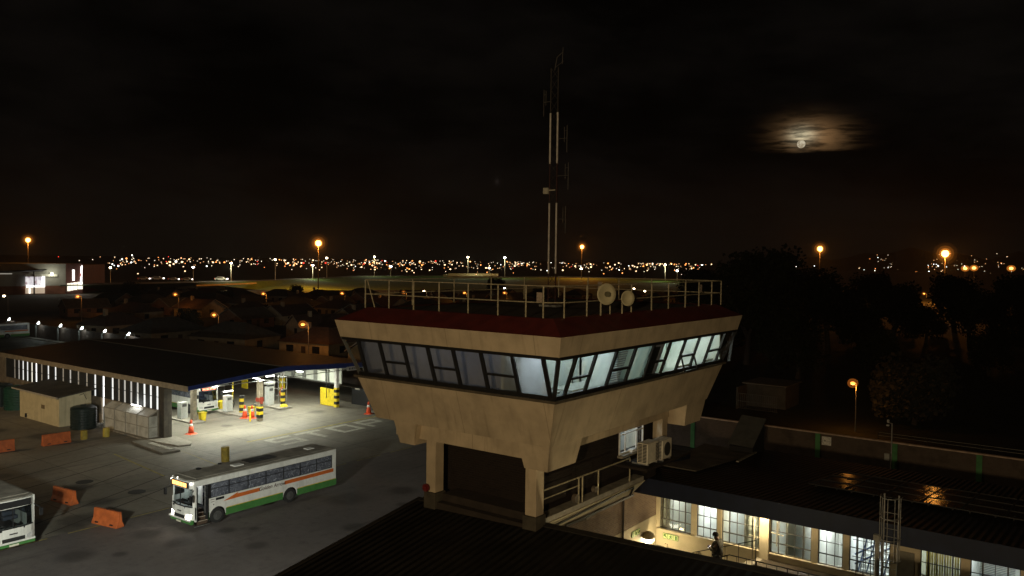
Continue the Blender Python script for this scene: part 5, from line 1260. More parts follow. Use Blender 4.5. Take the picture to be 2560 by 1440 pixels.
    for k in range(12):
        y = 2.1+k*.75
        for x0, x1 in ((-1.15, -.3), (.35, 1.15)): ss.box(x0, x1, y, y+.45, 1.25, 1.45).box(x0, x1, y+.40, y+.48, 1.45, 2.05)
    part('seats', ss, M_seat, r)
    part('dashboard', MB().box(-HWB+.15, .4, .2, .5, 1.0, 1.45).tube((-.6, .5, 1.35), (-.6, .58, 1.5), .22, 14), M_dark, r)
    part('driver_seat', MB().box(-.85, -.35, .9, 1.3, 1.3, 1.45).box(-.85, -.35, 1.22, 1.32, 1.45, 2.15), M_dark, r)
    if lit:
        part('cab_lamp', MB().box(-.9, .5, .75, .82, 2.92, 2.97), glow('bus_cab_tube', (1, 1, 1), 12), r)
        lamp('cab_light', (-.3, .95, 2.75), 24, (.93, .97, 1), r, size=.15)
    # livery: big split arrow and name on both sides
    s_ = 1
    x = HWB+.004
    part('livery_stripe', MB().prism([(2.15, 1.34), (3.32, 1.72), (3.22, 1.62), (5.0, 1.63), (5.0, 1.38)], x-.004, x, 'x').prism([(7.06, 1.38), (7.06, 1.64), (BL-.25, 1.68), (BL-.25, 1.42)], x-.004, x, 'x'), M_bo, r)
    text('livery_name', 'Golden Arrow', .37, M_lett, frame((x+.003, 6.02, 1.50), (0, 1, 0), (0, 0, 1)), r, .002, shear=.25)
    part('fleet_number', MB().box(x-.003, x, 1.22, 1.52, 1.60, 1.655).box(x-.003, x, 1.24, 1.5, 1.46, 1.50), mat('small_print', (.25, .23, .22), .7, .3, 30), r)
    part('side_vent', MB().box(x-.003, x+.006, 1.60, 2.22, 1.52, 1.68), M_black, r, bevel=.04)
    part('filler_flap', MB().box(x-.003, x+.004, 1.42, 1.48, 1.24, 1.32), M_black, r)
    return r
bus = make_bus(True, 'amber', True)
bus.location = (-48.27, 29.25, 0); bus['label'] = 'white, orange and green bus with amber sign and open front door in the yard'
bus2 = make_bus(False, None, False, headl=False); bus2.location = (-51.75, 20.55, 0); bus2.rotation_euler = (0, 0, R(90)); bus2['label'] = 'unlit white bus front half cut off by the lower left picture edge'
part('front_logo', MB().box(.62, .98, -.232, -.222, 1.02, 1.10).box(.62, 1.0, -.205, -.195, .86, .92), mat('logo_red', (.35, .03, .02), .6, .2, 8), bus2)
bus3 = make_bus(True, 'red', False, headl=False); bus3.location = (-80.75, 52.05, 0); bus3.rotation_euler = (0, 0, R(90)); bus3['label'] = 'bus with a glowing red sign parked under the fuel station canopy'
bus4 = make_bus(False, None, False, headl=False); bus4.location = (-183.6, 64.3, 0); bus4['label'] = 'distant bus parked by the floodlit wall at the far left edge'
# ------------------------------------------------------------------ far side: houses, streets, highway, mall, masts, city lights, trees
ORANGE = (1, .36, .05); WARM = (1, .74, .42); WHITE = (.95, 1, 1)
M_or = glow('sodium_lamp', (1, .32, .05), 3); M_wa = glow('warm_lamp', (1, .80, .50), 22); M_wh = glow('white_lamp', (.95, .98, 1), 22)
M_pole = mat('lamp_pole_grey', (.22, .20, .17), .6, .2, 3, metal=.2)
def halo_mat(name, col, e):  # see-through glowing surface that stands in for the glare around a lamp
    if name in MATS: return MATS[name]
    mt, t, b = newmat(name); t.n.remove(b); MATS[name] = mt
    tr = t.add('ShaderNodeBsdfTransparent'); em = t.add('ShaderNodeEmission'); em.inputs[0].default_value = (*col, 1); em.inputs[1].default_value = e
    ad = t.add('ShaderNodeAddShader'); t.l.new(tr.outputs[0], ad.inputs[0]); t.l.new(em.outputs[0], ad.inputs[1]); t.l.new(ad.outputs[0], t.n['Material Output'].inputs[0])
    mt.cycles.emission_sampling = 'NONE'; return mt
def street_lamp(u, v, h, lb, col='o', power=None, D=None, r=.35, arm=.9, group='street lamps in the suburb', tall=False):
    P = gz(u, v, h) if D is None else gd(u, v, D)
    x, y, z = P; fl = 0.0
    o = thing('street_lamp', (x, y, fl), lb, 'street lamp', group)
    dirv = Vector((x, y, 0)).normalized(); sd_ = Vector((dirv.y, -dirv.x, 0))
    p = Vector((x, y, 0))+sd_*arm
    if z < 4: z = 4
    pr = max(.07, Vector((x, y, 0)).length*.00035)
    part('pole', MB().tube(p, (p.x, p.y, z+.05), pr, 6, pr*.7).tube((p.x, p.y, z+.05), (x, y, z+.1), pr*.7, 6), M_pole, o)
    mm, c = {'o': (M_or, ORANGE), 'w': (M_wa, WARM), 'c': (M_wh, WHITE)}[col]
    part('lantern', MB().ball((x, y, z), r, 10, .6), mm, o, smooth=True)
    if col == 'o': part('halo_shell', MB().ball((x, y, z), r*2.1, 14, .9), halo_mat('street_halo', (1, .26, .03), .085), o, smooth=True)  # added shell, its glow imitates the orange halo of the lantern
    if power: lamp('lantern_light', (x, y, z-.45), power, c, o, size=.25)
    return o
SL = [(194, 741, 6.5, 'o', 240, 'orange street lamp in front of the far shopping centre'), (438, 736, 6.5, 'o', 260, 'orange street lamp below the pale wall left of the grass bank'),
      (658, 734, 6.5, 'o', 400, 'orange street lamp on its pole in front of the grass bank'), (757, 811, 6.5, 'o', 330, 'large orange street lamp closest to the shed roof beside a gabled house'),
      (535, 787, 5, 'o', 110, 'small orange street lamp among the dark houses above the shed'), (855, 733, 6.5, 'o', 220, 'orange street lamp just left of the tower railing'),
      (1009, 731, 6.5, 'o', 420, 'orange street lamp beside the house with the lit orange gable'), (1161, 732, 6, 'o', 180, 'orange street lamp seen through the middle of the tower railing'),
      (1261, 732, 6, 'o', 170, 'orange street lamp straight below a white one behind the railing'), (2310, 734, 6.5, 'o', 150, 'lone orange street lamp in the dark field on the right')]
for u, v, h, c, p, lb in SL: street_lamp(u, v, h, lb, c, p*1.7, r=.34)
for u, v, h, c, p, lb in [(375, 803, 4.5, 'c', 120, 'lone white street lamp in the suburb beyond the yard wall floodlights'), (1060, 728, 6.5, 'w', 60, 'warm white street lamp between two orange ones behind the railing'), (2363, 777, 4, 'c', 60, 'white lamp lighting the bushes in the dark field on the right'),
                          (1826, 755, 6, 'c', None, 'single white lamp just beside the right end of the tower roof'), (1261, 720, 6.5, 'c', 60, 'white lamp directly above an orange one behind the railing'), (10, 740, 6, 'w', None, 'small pale lamp at the left picture edge below the shopping centre')]:
    street_lamp(u, v, h, lb, c, p, r=.36)
# near street lamp beyond the boundary wall
o = street_lamp(2132, 958, 5.6, 'orange street lamp standing alone just beyond the brick boundary wall', 'o', 360, D=92, r=.26, arm=.35)

# highway on a grass bank
bu = [150, 300, 480, 640, 760, 900, 1050, 1140, 1240, 1330, 1500, 1700, 1860]
bc = [713, 711, 707, 703, 698, 691, 690, 690, 692, 694, 696, 698, 701]
bb = [728, 726, 719, 724, 733, 724, 727, 728, 736, 737, 740, 736, 729]
gm = MB(); rd = MB(); row = []
for u, c, b in zip(bu, bc, bb):
    base = gz(u, b, -.05); crest = gz(u, c, 4.0)
    if (crest-base).to_2d().length < 12: crest = Vector((base.x*1.12, base.y*1.12, 4.0))
    d2 = Vector((crest.x, crest.y, 0)).normalized(); far = crest+d2*26; far.z = 4.0; fb = far+d2*14; fb.z = -.05
    row.append((base, crest, far, fb))
for (a, b) in zip(row[:-1], row[1:]):
    for k in range(3):
        if k == 1: rd.quad(a[1]+Vector((0, 0, .02)), b[1]+Vector((0, 0, .02)), b[2]+Vector((0, 0, .02)), a[2]+Vector((0, 0, .02)))
        else: gm.quad(a[k], b[k], b[k+1], a[k+1])
    gm.quad(a[1], b[1], b[2], a[2])
M_grass = ground_mat('bank_grass', (.055, .11, .014), (.085, .14, .022), rough=.95)
struct('grass_bank', gm, M_grass); struct('highway', rd, mat('highway_tar', (.09, .085, .075), .85, .2, .3))
# pale retaining walls and verges on the bank
pw = MB()
for (u0, v0, u1, v1, h0, h1) in [(440, 722, 560, 724, 0, 2.2), (490, 716, 640, 710, 2.6, 3.4), (1120, 694, 1245, 697, 3.2, 4.6)]:
    a, b = gz(u0, v0, h0), gz(u1, v1, h0)
    for P in (a, b): pass
    pw.hexa([a, b, b+Vector((0, .4, 0)), a+Vector((0, .4, 0))], [a+Vector((0, 0, h1-h0)), b+Vector((0, 0, h1-h0)), b+Vector((0, .4, h1-h0)), a+Vector((0, .4, h1-h0))])
M_ret = mat('retaining_wall', (.40, .36, .24), .85, .2, .4)
solo('retaining_wall', pw, M_ret, 'pale low retaining walls along the foot of the highway bank', 'wall')
# highway lamp posts: base from the picture, head height from the head
HL = [(483, 668, 705, 'tall white highway lamp above the left end of the pale bank wall'), (578, 658, 704, 'tall bright highway lamp above the parked white vehicles'), (688, 649, 697, 'tall highway lamp rising above the city lights left of the big orange mast'),
      (782, 663, 698, 'highway lamp directly below the big orange mast light'), (817, 645, 694, 'tallest highway lamp just right of the big orange mast light'), (936, 642, 691, 'highway lamp rising above the city lights left of the tower'),
      (977, 666, 691, 'highway lamp at the left end of the tower railing'), (1170, 643, 692, 'highway lamp post above the middle of the tower railing'), (1223, 670, 693, 'twin glow highway lamp above the overpass'),
      (1262, 644, 695, 'tall highway lamp right of the overpass'), (1453, 672, 700, 'bright highway lamp directly below the middle orange mast'), (1663, 662, 702, 'highway lamp left of the dark tree line'), (1693, 677, 703, 'lower highway lamp close to the dark tree line'),
      (68, 670, 733, 'white lamp post in front of the shopping centre billboard'), (276, 669, 719, 'lamp post at the right end of the shopping centre')]
for i, (u, vh, vb, lb) in enumerate(HL):
    base = gz(u, vb, 3.9 if i < 13 else 0); D = base.to_2d().length+4; top = gd(u, vh, D)
    o = thing('highway_lamp', (base.x, base.y, base.z), lb, 'lamp post', 'lamp posts along the highway')
    part('pole', MB().tube(base, top, .20, 6, .12).tube(top, top+Vector((.9, .5, .15)), .10, 5), mat('far_pole', (.42, .38, .30), .7, .1, 1), o)
    part('lantern', MB().ball(tuple(top), D*.0013, 8, .7), M_wa if i % 3 else M_wh, o, smooth=True)
    if i in (1, 3, 5, 7, 9, 11, 13): lamp('lantern_light', tuple(top+Vector((0, -2.5, -2))), 5200, (.95, .95, .62), o, size=.5)
# overpass
a, b = gz(1118, 700, 1.5), gz(1243, 700, 1.5)
ov = thing('overpass', tuple((a+b)/2), 'concrete road overpass with a lit underside crossing the highway bank', 'bridge')
dv = (b-a).normalized(); nv = Vector((-dv.y, dv.x, 0)); M_ov = mat('overpass_concrete', (.42, .38, .22), .85, .15, .5)
def obx(p, q, w, z0, z1, mb):
    p, q = Vector((p.x, p.y, 0)), Vector((q.x, q.y, 0))
    return mb.hexa([p+zz*z0, q+zz*z0, q+nv*w+zz*z0, p+nv*w+zz*z0], [p+zz*z1, q+zz*z1, q+nv*w+zz*z1, p+nv*w+zz*z1])
part('deck', obx(a-nv*2, b-nv*2, 10, 4.6, 5.6, MB()), M_ov, ov)
part('parapet', obx(a-nv*2.2, b-nv*2.2, .3, 5.6, 6.5, MB()), M_ov, ov)
part('abutment', obx(b-dv*9, b, 8, 0, 4.59, MB()), M_ov, ov); part('abutment', obx(a, a+dv*5, 8, 0, 4.59, MB()), M_ov, ov)
part('pier', obx(a+dv*14, a+dv*15.2, 6, 0, 4.59, MB()), M_ov, ov)
lamp('underpass_light', tuple((a+b)/2-nv*9+zz*3.5), 900, (1, .95, .65), ov, size=.4)
# vehicles on the highway and roads
def make_car():
    o = thing('car', (0, 0, 0), 'x', 'car', 'vehicles on the highway')
    M_car = mat('car_white', (.6, .6, .58), .35, .1, 2, world=False)
    part('body', MB().prism([(-2.1, .3), (2.1, .3), (2.15, .75), (1.2, .92), (.7, 1.42), (-1.2, 1.45), (-1.9, .98), (-2.15, .9)], -.85, .85, 'y'), M_car, o, bevel=.06)
    part('window', MB().prism([(1.12, .95), (.66, 1.36), (-1.15, 1.39), (-1.75, .98)], -.865, .865, 'y'), M_black, o)
    for x in (-1.3, 1.3):
        for y in (-.8, .8): part('wheel', MB().tube((x, y-.1, .32), (x, y+.1, .32), .32, 12), M_dark, o)
    part('headlight', MB().ball((2.15, .6, .7), .22, 8).ball((2.15, -.6, .7), .22, 8), glow('car_headlight', (1, .95, .85), 5), o)
    part('tail_light', MB().ball((-2.15, .6, .8), .15, 8).ball((-2.15, -.6, .8), .15, 8), glow('tail_red', (1, .05, .02), 1.5), o)
    return o
car = make_car()
for i, (u, v, z, rz, sc_, lb) in enumerate([(360, 700.5, 4.02, .2, 1.3, 'white car leading the row on the highway left of the pole'), (393, 700.5, 4.02, .2, 1.5, 'white van shaped vehicle second in the row on the highway'), (434, 701.5, 4.02, .15, 1.2, 'small white car third in the row on the highway'),
        (468, 702, 4.02, .15, 1.2, 'small white car fourth in the row on the highway'), (553, 702, 4.02, .1, 1.5, 'white vehicle passing the pale bank wall on the highway'), (1205, 714, .3, .4, 1.3, 'car with bright headlights coming out of the overpass'),
        (1560, 709, .3, -.3, 1.2, 'car with a red tail light behind the tower dishes'), (2253, 792, .02, .3, 1.3, 'pale parked car in the dark field on the right')]):
    P = gz(u, v, z); o = car if i == 0 else copy_tree(car)
    o.location = P; o.rotation_euler = (0, 0, rz+PHI+(math.pi if u > 2000 else 0)); o.scale = (sc_,)*3; o['label'] = lb

# shopping centre
mall = None
A, B, D_ = gd(-60, 735, 402), gd(206, 735, 412), gd(262, 735, 452)
A.z = B.z = D_.z = 0
mall = thing('shopping_centre', tuple((A+B)/2), 'large flat roofed shopping centre with glowing white signs and billboard at the far left', 'building')
dm = (B-A).normalized(); nm = Vector((dm.y, -dm.x, 0))
if nm.dot(Vector((A.x, A.y, 0))) > 0: nm = -nm          # nm points towards the yard
def wallbox(p, q, n, th, z0, z1, out=0):
    p, q = p+n*out, q+n*out
    return MB().hexa([p+zz*z0, q+zz*z0, q-n*th+zz*z0, p-n*th+zz*z0], [p+zz*z1, q+zz*z1, q-n*th+zz*z1, p-n*th+zz*z1])
M_mw = mat('mall_wall', (.28, .28, .25), .85, .1, .4); M_mb = mat('mall_brick', (.18, .075, .045), .85, .2, .5); M_md = mat('mall_dark_cladding', (.09, .035, .028), .8, .2, .5)
L_ = (B-A).length
def on(s, t=0): return A+dm*(L_*s)+nm*t
part('wall', wallbox(A, on(.835), nm, 30, 3.6, 13.2), M_mw, mall); part('brick_base', wallbox(A, on(.835), nm, 30.1, 0, 3.59, .05), M_mb, mall)
part('sign_wall', wallbox(on(.836), B, nm, 30, 0, 13.25, .3), M_md, mall)
dn = (D_-B).normalized(); nn2 = Vector((dn.y, -dn.x, 0))
if nn2.dot(Vector((B.x, B.y, 0))) > 0: nn2 = -nn2
part('side_wall', wallbox(B+dn*.5, D_, nn2, 25, 0, 12.6), M_md, mall)
part('canopy', MB().hexa([on(.05, 7)+zz*9.4, on(.60, 7)+zz*10.6, on(.60, 0.2)+zz*9.8, on(.05, .2)+zz*9.2], [on(.05, 7)+zz*9.8, on(.60, 7)+zz*11.0, on(.60, .2)+zz*10.2, on(.05, .2)+zz*9.6]), M_black, mall)
part('soffit_lights', wallbox(on(.12), on(.30), nm, .2, 8.8, 9.1, 4.0), glow('mall_soffit', (1, .95, .8), .35), mall)
part('service_pole', MB().tube(on(.52, 1), on(.52, 1)+zz*10, .35, 6), M_black, mall)
M_bill = None
mt, t, b = newmat('backlit_poster'); p = geo(t)
n1 = t.noise(t.mapping(p, (1, 1, .6)), .28, 3); n2 = t.noise(p, .55, 3)
pc_ = t.mix(t.step(n1, .42, .58), (.22, .18, .30), (1, .96, .98)); pc_ = t.mix(t.math('MULTIPLY', t.step(n2, .55, .65), .8), pc_, (.25, .10, .14))
t.put(b.inputs['Emission Color'], pc_); b.inputs['Emission Strength'].default_value = .8; mt.cycles.emission_sampling = 'NONE'; M_bill = mt
M_sgn = glow('mall_sign_white', (1, .98, .93), 2.2); M_sgw = glow('mall_sign_warm', (1, .93, .74), 1.25)
part('poster', wallbox(on(.44), on(.622), nm, .3, 3.9, 7.6, 1.2), M_bill, mall); part('poster_edge', wallbox(on(.445), on(.622), nm, .3, 3.1, 3.85, 1.3).hexa(*[[on(a, o_)+zz*z for a, z, o_ in q] for q in ([(.595, 3.9, 1.3), (.62, 3.9, 1.3), (.62, 3.9, 1.6), (.595, 3.9, 1.6)], [(.595, 7.7, 1.3), (.62, 7.7, 1.3), (.62, 7.7, 1.6), (.595, 7.7, 1.6)])]), M_sgn, mall)
part('entrance', wallbox(on(.44), on(.622), nm, .3, .4, 3.05, 1.0), glow('mall_entrance', (.95, .72, .5), .42), mall)
part('entrance_door', wallbox(on(.47), on(.485), nm, .2, .4, 2.6, 1.3), glow('mall_door', (1, .95, .8), 1.6), mall); part('poster_header', wallbox(on(.44), on(.745), nm, .3, 7.65, 8.6, 1.0), mat('header_pale', (.5, .5, .44), .8, .1, .5), mall)
part('wall_light', wallbox(on(.675), on(.70), nm, .5, 8.3, 9.2, 1.6), glow('mall_spot', (1, .98, .8), 5), mall); lamp('wall_spot', tuple(on(.69, 3.5)+zz*9), 700, (1, .97, .75), mall, size=.4)
part('sign', wallbox(on(.896), on(.917), nm, .4, 5.8, 10.6, .8), M_sgn, mall)
part('sign', MB().hexa([on(.97, .8)+zz*3.6, on(.988, .8)+zz*3.6, on(.988, 1.2)+zz*3.6, on(.97, 1.2)+zz*3.6], [on(.977, .8)+zz*12.0, on(.994, .8)+zz*12.6, on(.994, 1.2)+zz*12.6, on(.977, 1.2)+zz*12.0]), M_sgn, mall)
part('sign_emblem', wallbox(on(.968), on(.979), nm, .3, 7.5, 9.0, 1.4), glow('emblem_red', (.5, .02, .04), .7), mall)
sg_ = MB()
for k, (a, c) in enumerate([(.843, .872), (.876, .902), (.906, .94), (.946, .996)]): 
    w_ = wallbox(on(a), on(c), nm, .3, 1.2+.25*k, 4.6+.2*k, .9); sg_.add(w_.v, w_.f)
part('lettering_band', sg_, M_sgw, mall)
lamp('sign_light', tuple(on(.93, 6)+zz*4), 900, (1, .85, .7), mall, size=1)
P = gz(168+75, 704, 1.2); 
for i, (u, v) in enumerate([(247, 716), (254, 716)]):
    pass

# high mast lights
def high_mast(u, v, D, lb, k=1.0, glowp=0):
    hd = gd(u, v, D); o = thing('high_mast', (hd.x, hd.y, 0), lb, 'lamp mast', 'orange high mast lights')
    part('pole', MB().tube((hd.x, hd.y, 0), (hd.x, hd.y, hd.z), .30, 8, .2), mat('mast_pole', (.06, .05, .04), .8, .2, 1), o)
    core = D*.0028*k
    part('lamp_core', MB().ball((hd.x, hd.y, hd.z), core, 18, 1), glow('mast_core', (1, .40, .07), 13), o, smooth=True)
    for i, (q_, e_) in enumerate(((1.55, .20), (2.3, .05), (3.2, .010))):           # added see-through shells whose emission draws the halo around the lamp
        part('halo_shell', MB().ball((hd.x, hd.y, hd.z), core*q_, 24, 1), halo_mat('lamp_halo_%d' % i, (1, .30, .035), e_), o, smooth=True)
    part('carriage', MB().lathe([(.5, hd.z+core*.9), (.5, hd.z+core*1.15), (.2, hd.z+core*1.3)], 12, hd.x, hd.y), M_dark, o)
    lamp('mast_light', (hd.x, hd.y, hd.z-core*1.15), glowp, (1, .33, .045), o, size=D*.003)
    return o
high_mast(70, 600, 520, 'high mast light above the shopping centre at the far left', .8, 50000)
high_mast(796, 608, 440, 'biggest round orange mast light above the grass bank', 1.25, 90000)
high_mast(1455, 617, 620, 'high mast light right of the radio mast', .8, 60000)
high_mast(2050, 622, 560, 'high mast light above the dark tree line', 1.0, 60000)
high_mast(2363, 634, 420, 'brightest orange mast light at the far right', 1.35, 90000)
for u, v, D, lb in [(2413, 671, 640, 'left one of two low orange lights close together under the right hill'), (2435, 670, 650, 'right one of two low orange lights close together under the right hill'), (2528, 671, 640, 'low orange light at the right picture edge')]:
    hd = gd(u, v, D); o = thing('flood_lamp', (hd.x, hd.y, 0), lb, 'lamp', 'low orange lights under the right hill')
    part('pole', MB().tube((hd.x, hd.y, 0), (hd.x, hd.y, hd.z), .2, 6), M_pole, o); part('lantern', MB().ball(tuple(hd), D*.0020, 12, .8), glow('flood_sodium', (1, .42, .10), 4), o, smooth=True); part('halo_shell', MB().ball(tuple(hd), D*.0042, 16, .8), halo_mat('lamp_halo_0', (1, .30, .035), .1), o, smooth=True)  # the outer ball is an added glow shell, no lamp part

# hill on the right with lights on its slope
hm = MB(); n = 44; pts = []
for i in range(n+1):
    u = 1500+i*1700/n
    k = min(1, max(0, (u-1750)/420)); hgt = 88*k*(.72+.16*math.sin(i*.7)+.12*math.sin(i*1.9+1))
    q0, q1, q2 = gd(u, 700, 2200), gd(u, 700, 3700), gd(u, 700, 5200)
    pts.append(((q0.x, q0.y, -1), (q1.x, q1.y, hgt), (q2.x, q2.y, -1)))
for a, b in zip(pts[:-1], pts[1:]):
    for k in range(2): hm.quad(a[k], b[k], b[k+1], a[k+1])
struct('hills', hm, mat('hill_dark', (.012, .013, .009), .95, .3, .01))

# city lights
rnd = random.Random(11)
me_l = {}
CLM = {'warm white': (glow('city_warm', (1, .68, .36), 3.6), 46), 'orange': (glow('city_orange', (1, .34, .08), 3.4), 36), 'white': (glow('city_white', (.95, .97, .9), 4.5), 12), 'red': (glow('city_red', (1, .05, .03), 3), 7)}
protos = {}
for k, (mm, w_) in CLM.items():
    o = solo('city_light', MB().ball((0, 0, 0), 1, 8, .75), mm, 'tiny %s light among the city lights spread along the horizon' % k, 'light', 'tiny %s city lights along the horizon' % k, loc=(0, 0, 0)); protos[k] = o
used = {}
def city(u, v, kind, k=1.0, D=None, z=6):
    if D is None:
        d = ray(u, v); e = d.z/math.hypot(d.x, d.y)
        D = (z-H)/e if e < -.0022 else 4600
        D = min(4600, D)
    P = gd(u, v, D); o = protos[kind] if kind not in used else copy_tree(protos[kind]); used[kind] = 1
    o.location = P; r_ = D*.00050*k; o.scale = (r_, r_, r_)
    return o
keys = list(CLM); wts = [CLM[k][1] for k in keys]
cl_ = [(430, 655, 45, 5), (310, 660, 30, 5), (600, 657, 40, 6), (745, 660, 30, 7), (870, 660, 55, 6), (935, 661, 25, 6), (1020, 664, 35, 8), (1120, 668, 45, 9), (1260, 664, 45, 8), (1300, 662, 20, 4), (1450, 670, 40, 9), (1560, 668, 45, 8), (1640, 664, 30, 6), (1735, 668, 22, 7)]
for i in range(262):
    if i % 3:
        cu_, cv_, su, sv = cl_[rnd.randrange(len(cl_))]; u = rnd.gauss(cu_, su); v = rnd.gauss(cv_, sv)
    else:
        u = rnd.uniform(210 if rnd.random() < .1 else 285, 1760); v = rnd.gauss(661, 9)
    hv = 649+.0124*(u-1280)
    v = max(v, hv+4.5+rnd.random()*2); v = min(v, 694)
    if u < 275: v = rnd.uniform(hv+4, hv+9)
    kind = rnd.choices(keys, wts)[0]
    city(u, v, kind, rnd.choice([.8, 1, 1, 1.2, 1.6, 2.0]) if v < 676 else rnd.uniform(1.0, 1.7))
for i in range(60):                                      # on the right hill
    u = rnd.choice([rnd.gauss(2210, 30), rnd.gauss(2290, 45), rnd.uniform(2120, 2560), rnd.gauss(2330, 40)]); v = rnd.gauss(668, 14); v = min(max(v, 636), 694)
    e = ray(u, v); e = e.z/math.hypot(e.x, e.y)
    zk = 62/1500
    D = (17.43+62/1500*2200)/(zk-e) if zk-e > .005 else 3600
    D = min(max(D, 700 if v > 672 else 2300), 3500)
    city(u, v, rnd.choices(keys, [40, 12, 46, 2])[0], rnd.uniform(.6, 1.1), D)
for u, v, kind, k in [(330, 638, 'white', 1.6), (146, 642, 'red', .9), (421, 642, 'red', .9), (440, 654, 'white', 2.6), (455, 655, 'warm white', 2.4), (425, 655, 'warm white', 2.2), (1826, 657, 'white', 1.5), (1990, 666, 'white', 1.3), (2036, 665, 'white', 1), (2050, 701, 'white', 1.4)]:
    city(u, v, kind, k, D=1500)

# the rest of the far lights, too many and too small to tell apart
for kname, (cc_, pw_) in {'white': ((1, .84, .6), 2.6), 'orange': ((1, .5, .2), 2.6)}.items():
    mbx = MB()
    for i in range(230 if kname == 'white' else 150):
        if rnd.random() < .7:
            cu_, cv_, su, sv = cl_[rnd.randrange(len(cl_))]; u = rnd.gauss(cu_, su*1.3)
        else: u = rnd.uniform(285, 1760)
        hv = 649+.0124*(u-1280); v = hv+5+abs(rnd.gauss(0, 11)); v = min(v, 688)
        d = ray(u, v); e = d.z/math.hypot(d.x, d.y); D = min(4600, (6-H)/e)
        P = gd(u, v, D); mbx.ball(tuple(P), D*.00036*rnd.uniform(.8, 1.4), 6, .8)
    for i in range(40):
        u = rnd.uniform(2140, 2560); v = rnd.gauss(662, 13); v = min(max(v, 634), 690)
        d = ray(u, v); e = d.z/math.hypot(d.x, d.y); D = min(max((17.43+62/1500*2200)/(62/1500-e) if e < .036 else 3400, 2300), 3400)
        mbx.ball(tuple(gd(u, v, D)), D*.00030, 6, .8)
    tag(part('city_light', mbx, glow('city_faint_'+kname, cc_, pw_)), 'scatter of the faintest %s city lights along the horizon' % kname, 'lights', kind='stuff')

# houses
M_hw = [mat('house_wall_cream', (.32, .26, .18), .9, .2, 1), mat('house_wall_grey', (.22, .20, .17), .9, .2, 1), mat('house_wall_brick', (.18, .10, .065), .9, .25, 2)]
M_hr = [mat('tile_roof_brown', (.075, .042, .03), .9, .3, 1.5), mat('tile_roof_grey', (.055, .05, .046), .9, .3, 1.5), mat('asbestos_roof', (.09, .08, .07), .9, .25, 1)]
M_win = mat('house_window_dark', (.012, .013, .016), .2, .1, 3); M_winl = glow('house_window_lit', (1, .62, .25), 1.4)
def make_house(k, w, l, hip, chim, name_):
    o = thing('house', (0, 0, 0), name_, 'house', 'dark houses of the suburb')
    e, rg_ = 2.7, 2.7+w*.27
    part('wall', MB().box(-l/2, l/2, -w/2, w/2, 0, e).prism([(-w/2, e), (w/2, e), (0, rg_-.12)], -l/2, l/2, 'x') if not hip else MB().box(-l/2, l/2, -w/2, w/2, 0, e), M_hw[k], o)
    ov_ = .45
    if hip: rf = MB().add([(-l/2-ov_, -w/2-ov_, e), (l/2+ov_, -w/2-ov_, e), (l/2+ov_, w/2+ov_, e), (-l/2-ov_, w/2+ov_, e), (-l/2+w*.42, 0, rg_), (l/2-w*.42, 0, rg_)], [(0, 1, 5, 4), (1, 2, 5), (2, 3, 4, 5), (3, 0, 4), (0, 3, 2, 1)])
    else:
        d_ = ov_*.54
        rf = MB().slab([(-l/2-ov_, -w/2-ov_, e-d_), (l/2+ov_, -w/2-ov_, e-d_), (l/2+ov_, 0, rg_), (-l/2-ov_, 0, rg_)], .14).slab([(-l/2-ov_, 0, rg_), (l/2+ov_, 0, rg_), (l/2+ov_, w/2+ov_, e-d_), (-l/2-ov_, w/2+ov_, e-d_)], .14)
    r_ = part('roof', rf, M_hr[k], o)
    if chim: part('chimney', MB().box(-l*.25, -l*.25+.7, -.9, -.2, e, rg_+.8), M_hw[k], r_)
    if not hip:
        for x in (-l/2-ov_-.01, l/2+ov_-.05):
            bb_ = MB(); bb_.bar((x+.03, -w/2-ov_, e-d_-.04), (x+.03, 0, rg_+.0), .07, .2).bar((x+.03, w/2+ov_, e-d_-.04), (x+.03, 0, rg_+.0), .07, .2)
            part('barge_board', bb_, mat('barge_pale', (.24, .22, .2), .8, .2, 2), r_)
    for x in (-l*.28, l*.25):
        for s_ in (-1, 1): part('window', MB().box(x-.8, x+.8, s_*(w/2+.004), s_*(w/2+.03), 1.0, 2.2), M_win, o)
    for s_ in (-1, 1): part('window', MB().box(s_*(l/2+.004), s_*(l/2+.03), -1.6, -.2, 1.0, 2.2), M_win, o)
    part('door', MB().box(-.5, .45, -w/2-.05, -w/2-.004, 0, 2.1), mat('house_door', (.05, .03, .02), .7, .2, 3), o)
    return o
HL_ = ['dark cream house with a brown gabled roof in the suburb beyond the yard', 'dark grey house with a hipped roof in the suburb beyond the yard', 'dark brick house with a pale gabled sheet roof in the suburb beyond the yard', 'low dark cream house with a hipped brown roof in the suburb beyond the yard']
H4 = [make_house(0, 8.5, 12, False, True, HL_[0]), make_house(1, 9.5, 13, True, False, HL_[1]), make_house(2, 8, 11, False, False, HL_[2]), make_house(0, 9, 11, True, True, HL_[3])]
def pproj(P):
    d = Vector(P)-Vector((0, 0, H)); w_ = d.dot(fwd)
    return (1280+F*d.dot(ex)/w_, 720-F*d.dot(ey)/w_) if w_ > 1 else (-9999, 0)
first = [True]*4; nh = 0
SPECIAL = [(1040, 757, 0, R(205), 'cream house whose gable glows orange under a street lamp behind the tower railing'), (212, 789, 2, R(80), 'brick house with an orange lit gable end left of the dark suburb'), (800, 842, 0, R(75), 'cream house with a pale edged gable beside the large orange street lamp'),
           (800, 757, 3, R(10), 'hipped house lit orange from the lamp before the grass bank'), (700, 757, 1, R(20), 'wide grey hipped house left of the lamp before the grass bank'), (615, 818, 2, R(100), 'pale gabled house facing the yard above the shed roof'), (848, 757, 2, R(30), 'house with one lit pale corner next to the tower roof edge')]
taken = []
for u, v, k, rz, lb in SPECIAL:
    P = gz(u, v, 0); o = copy_tree(H4[k], loc=P, rz=rz, label=lb); taken.append(P.to_2d())
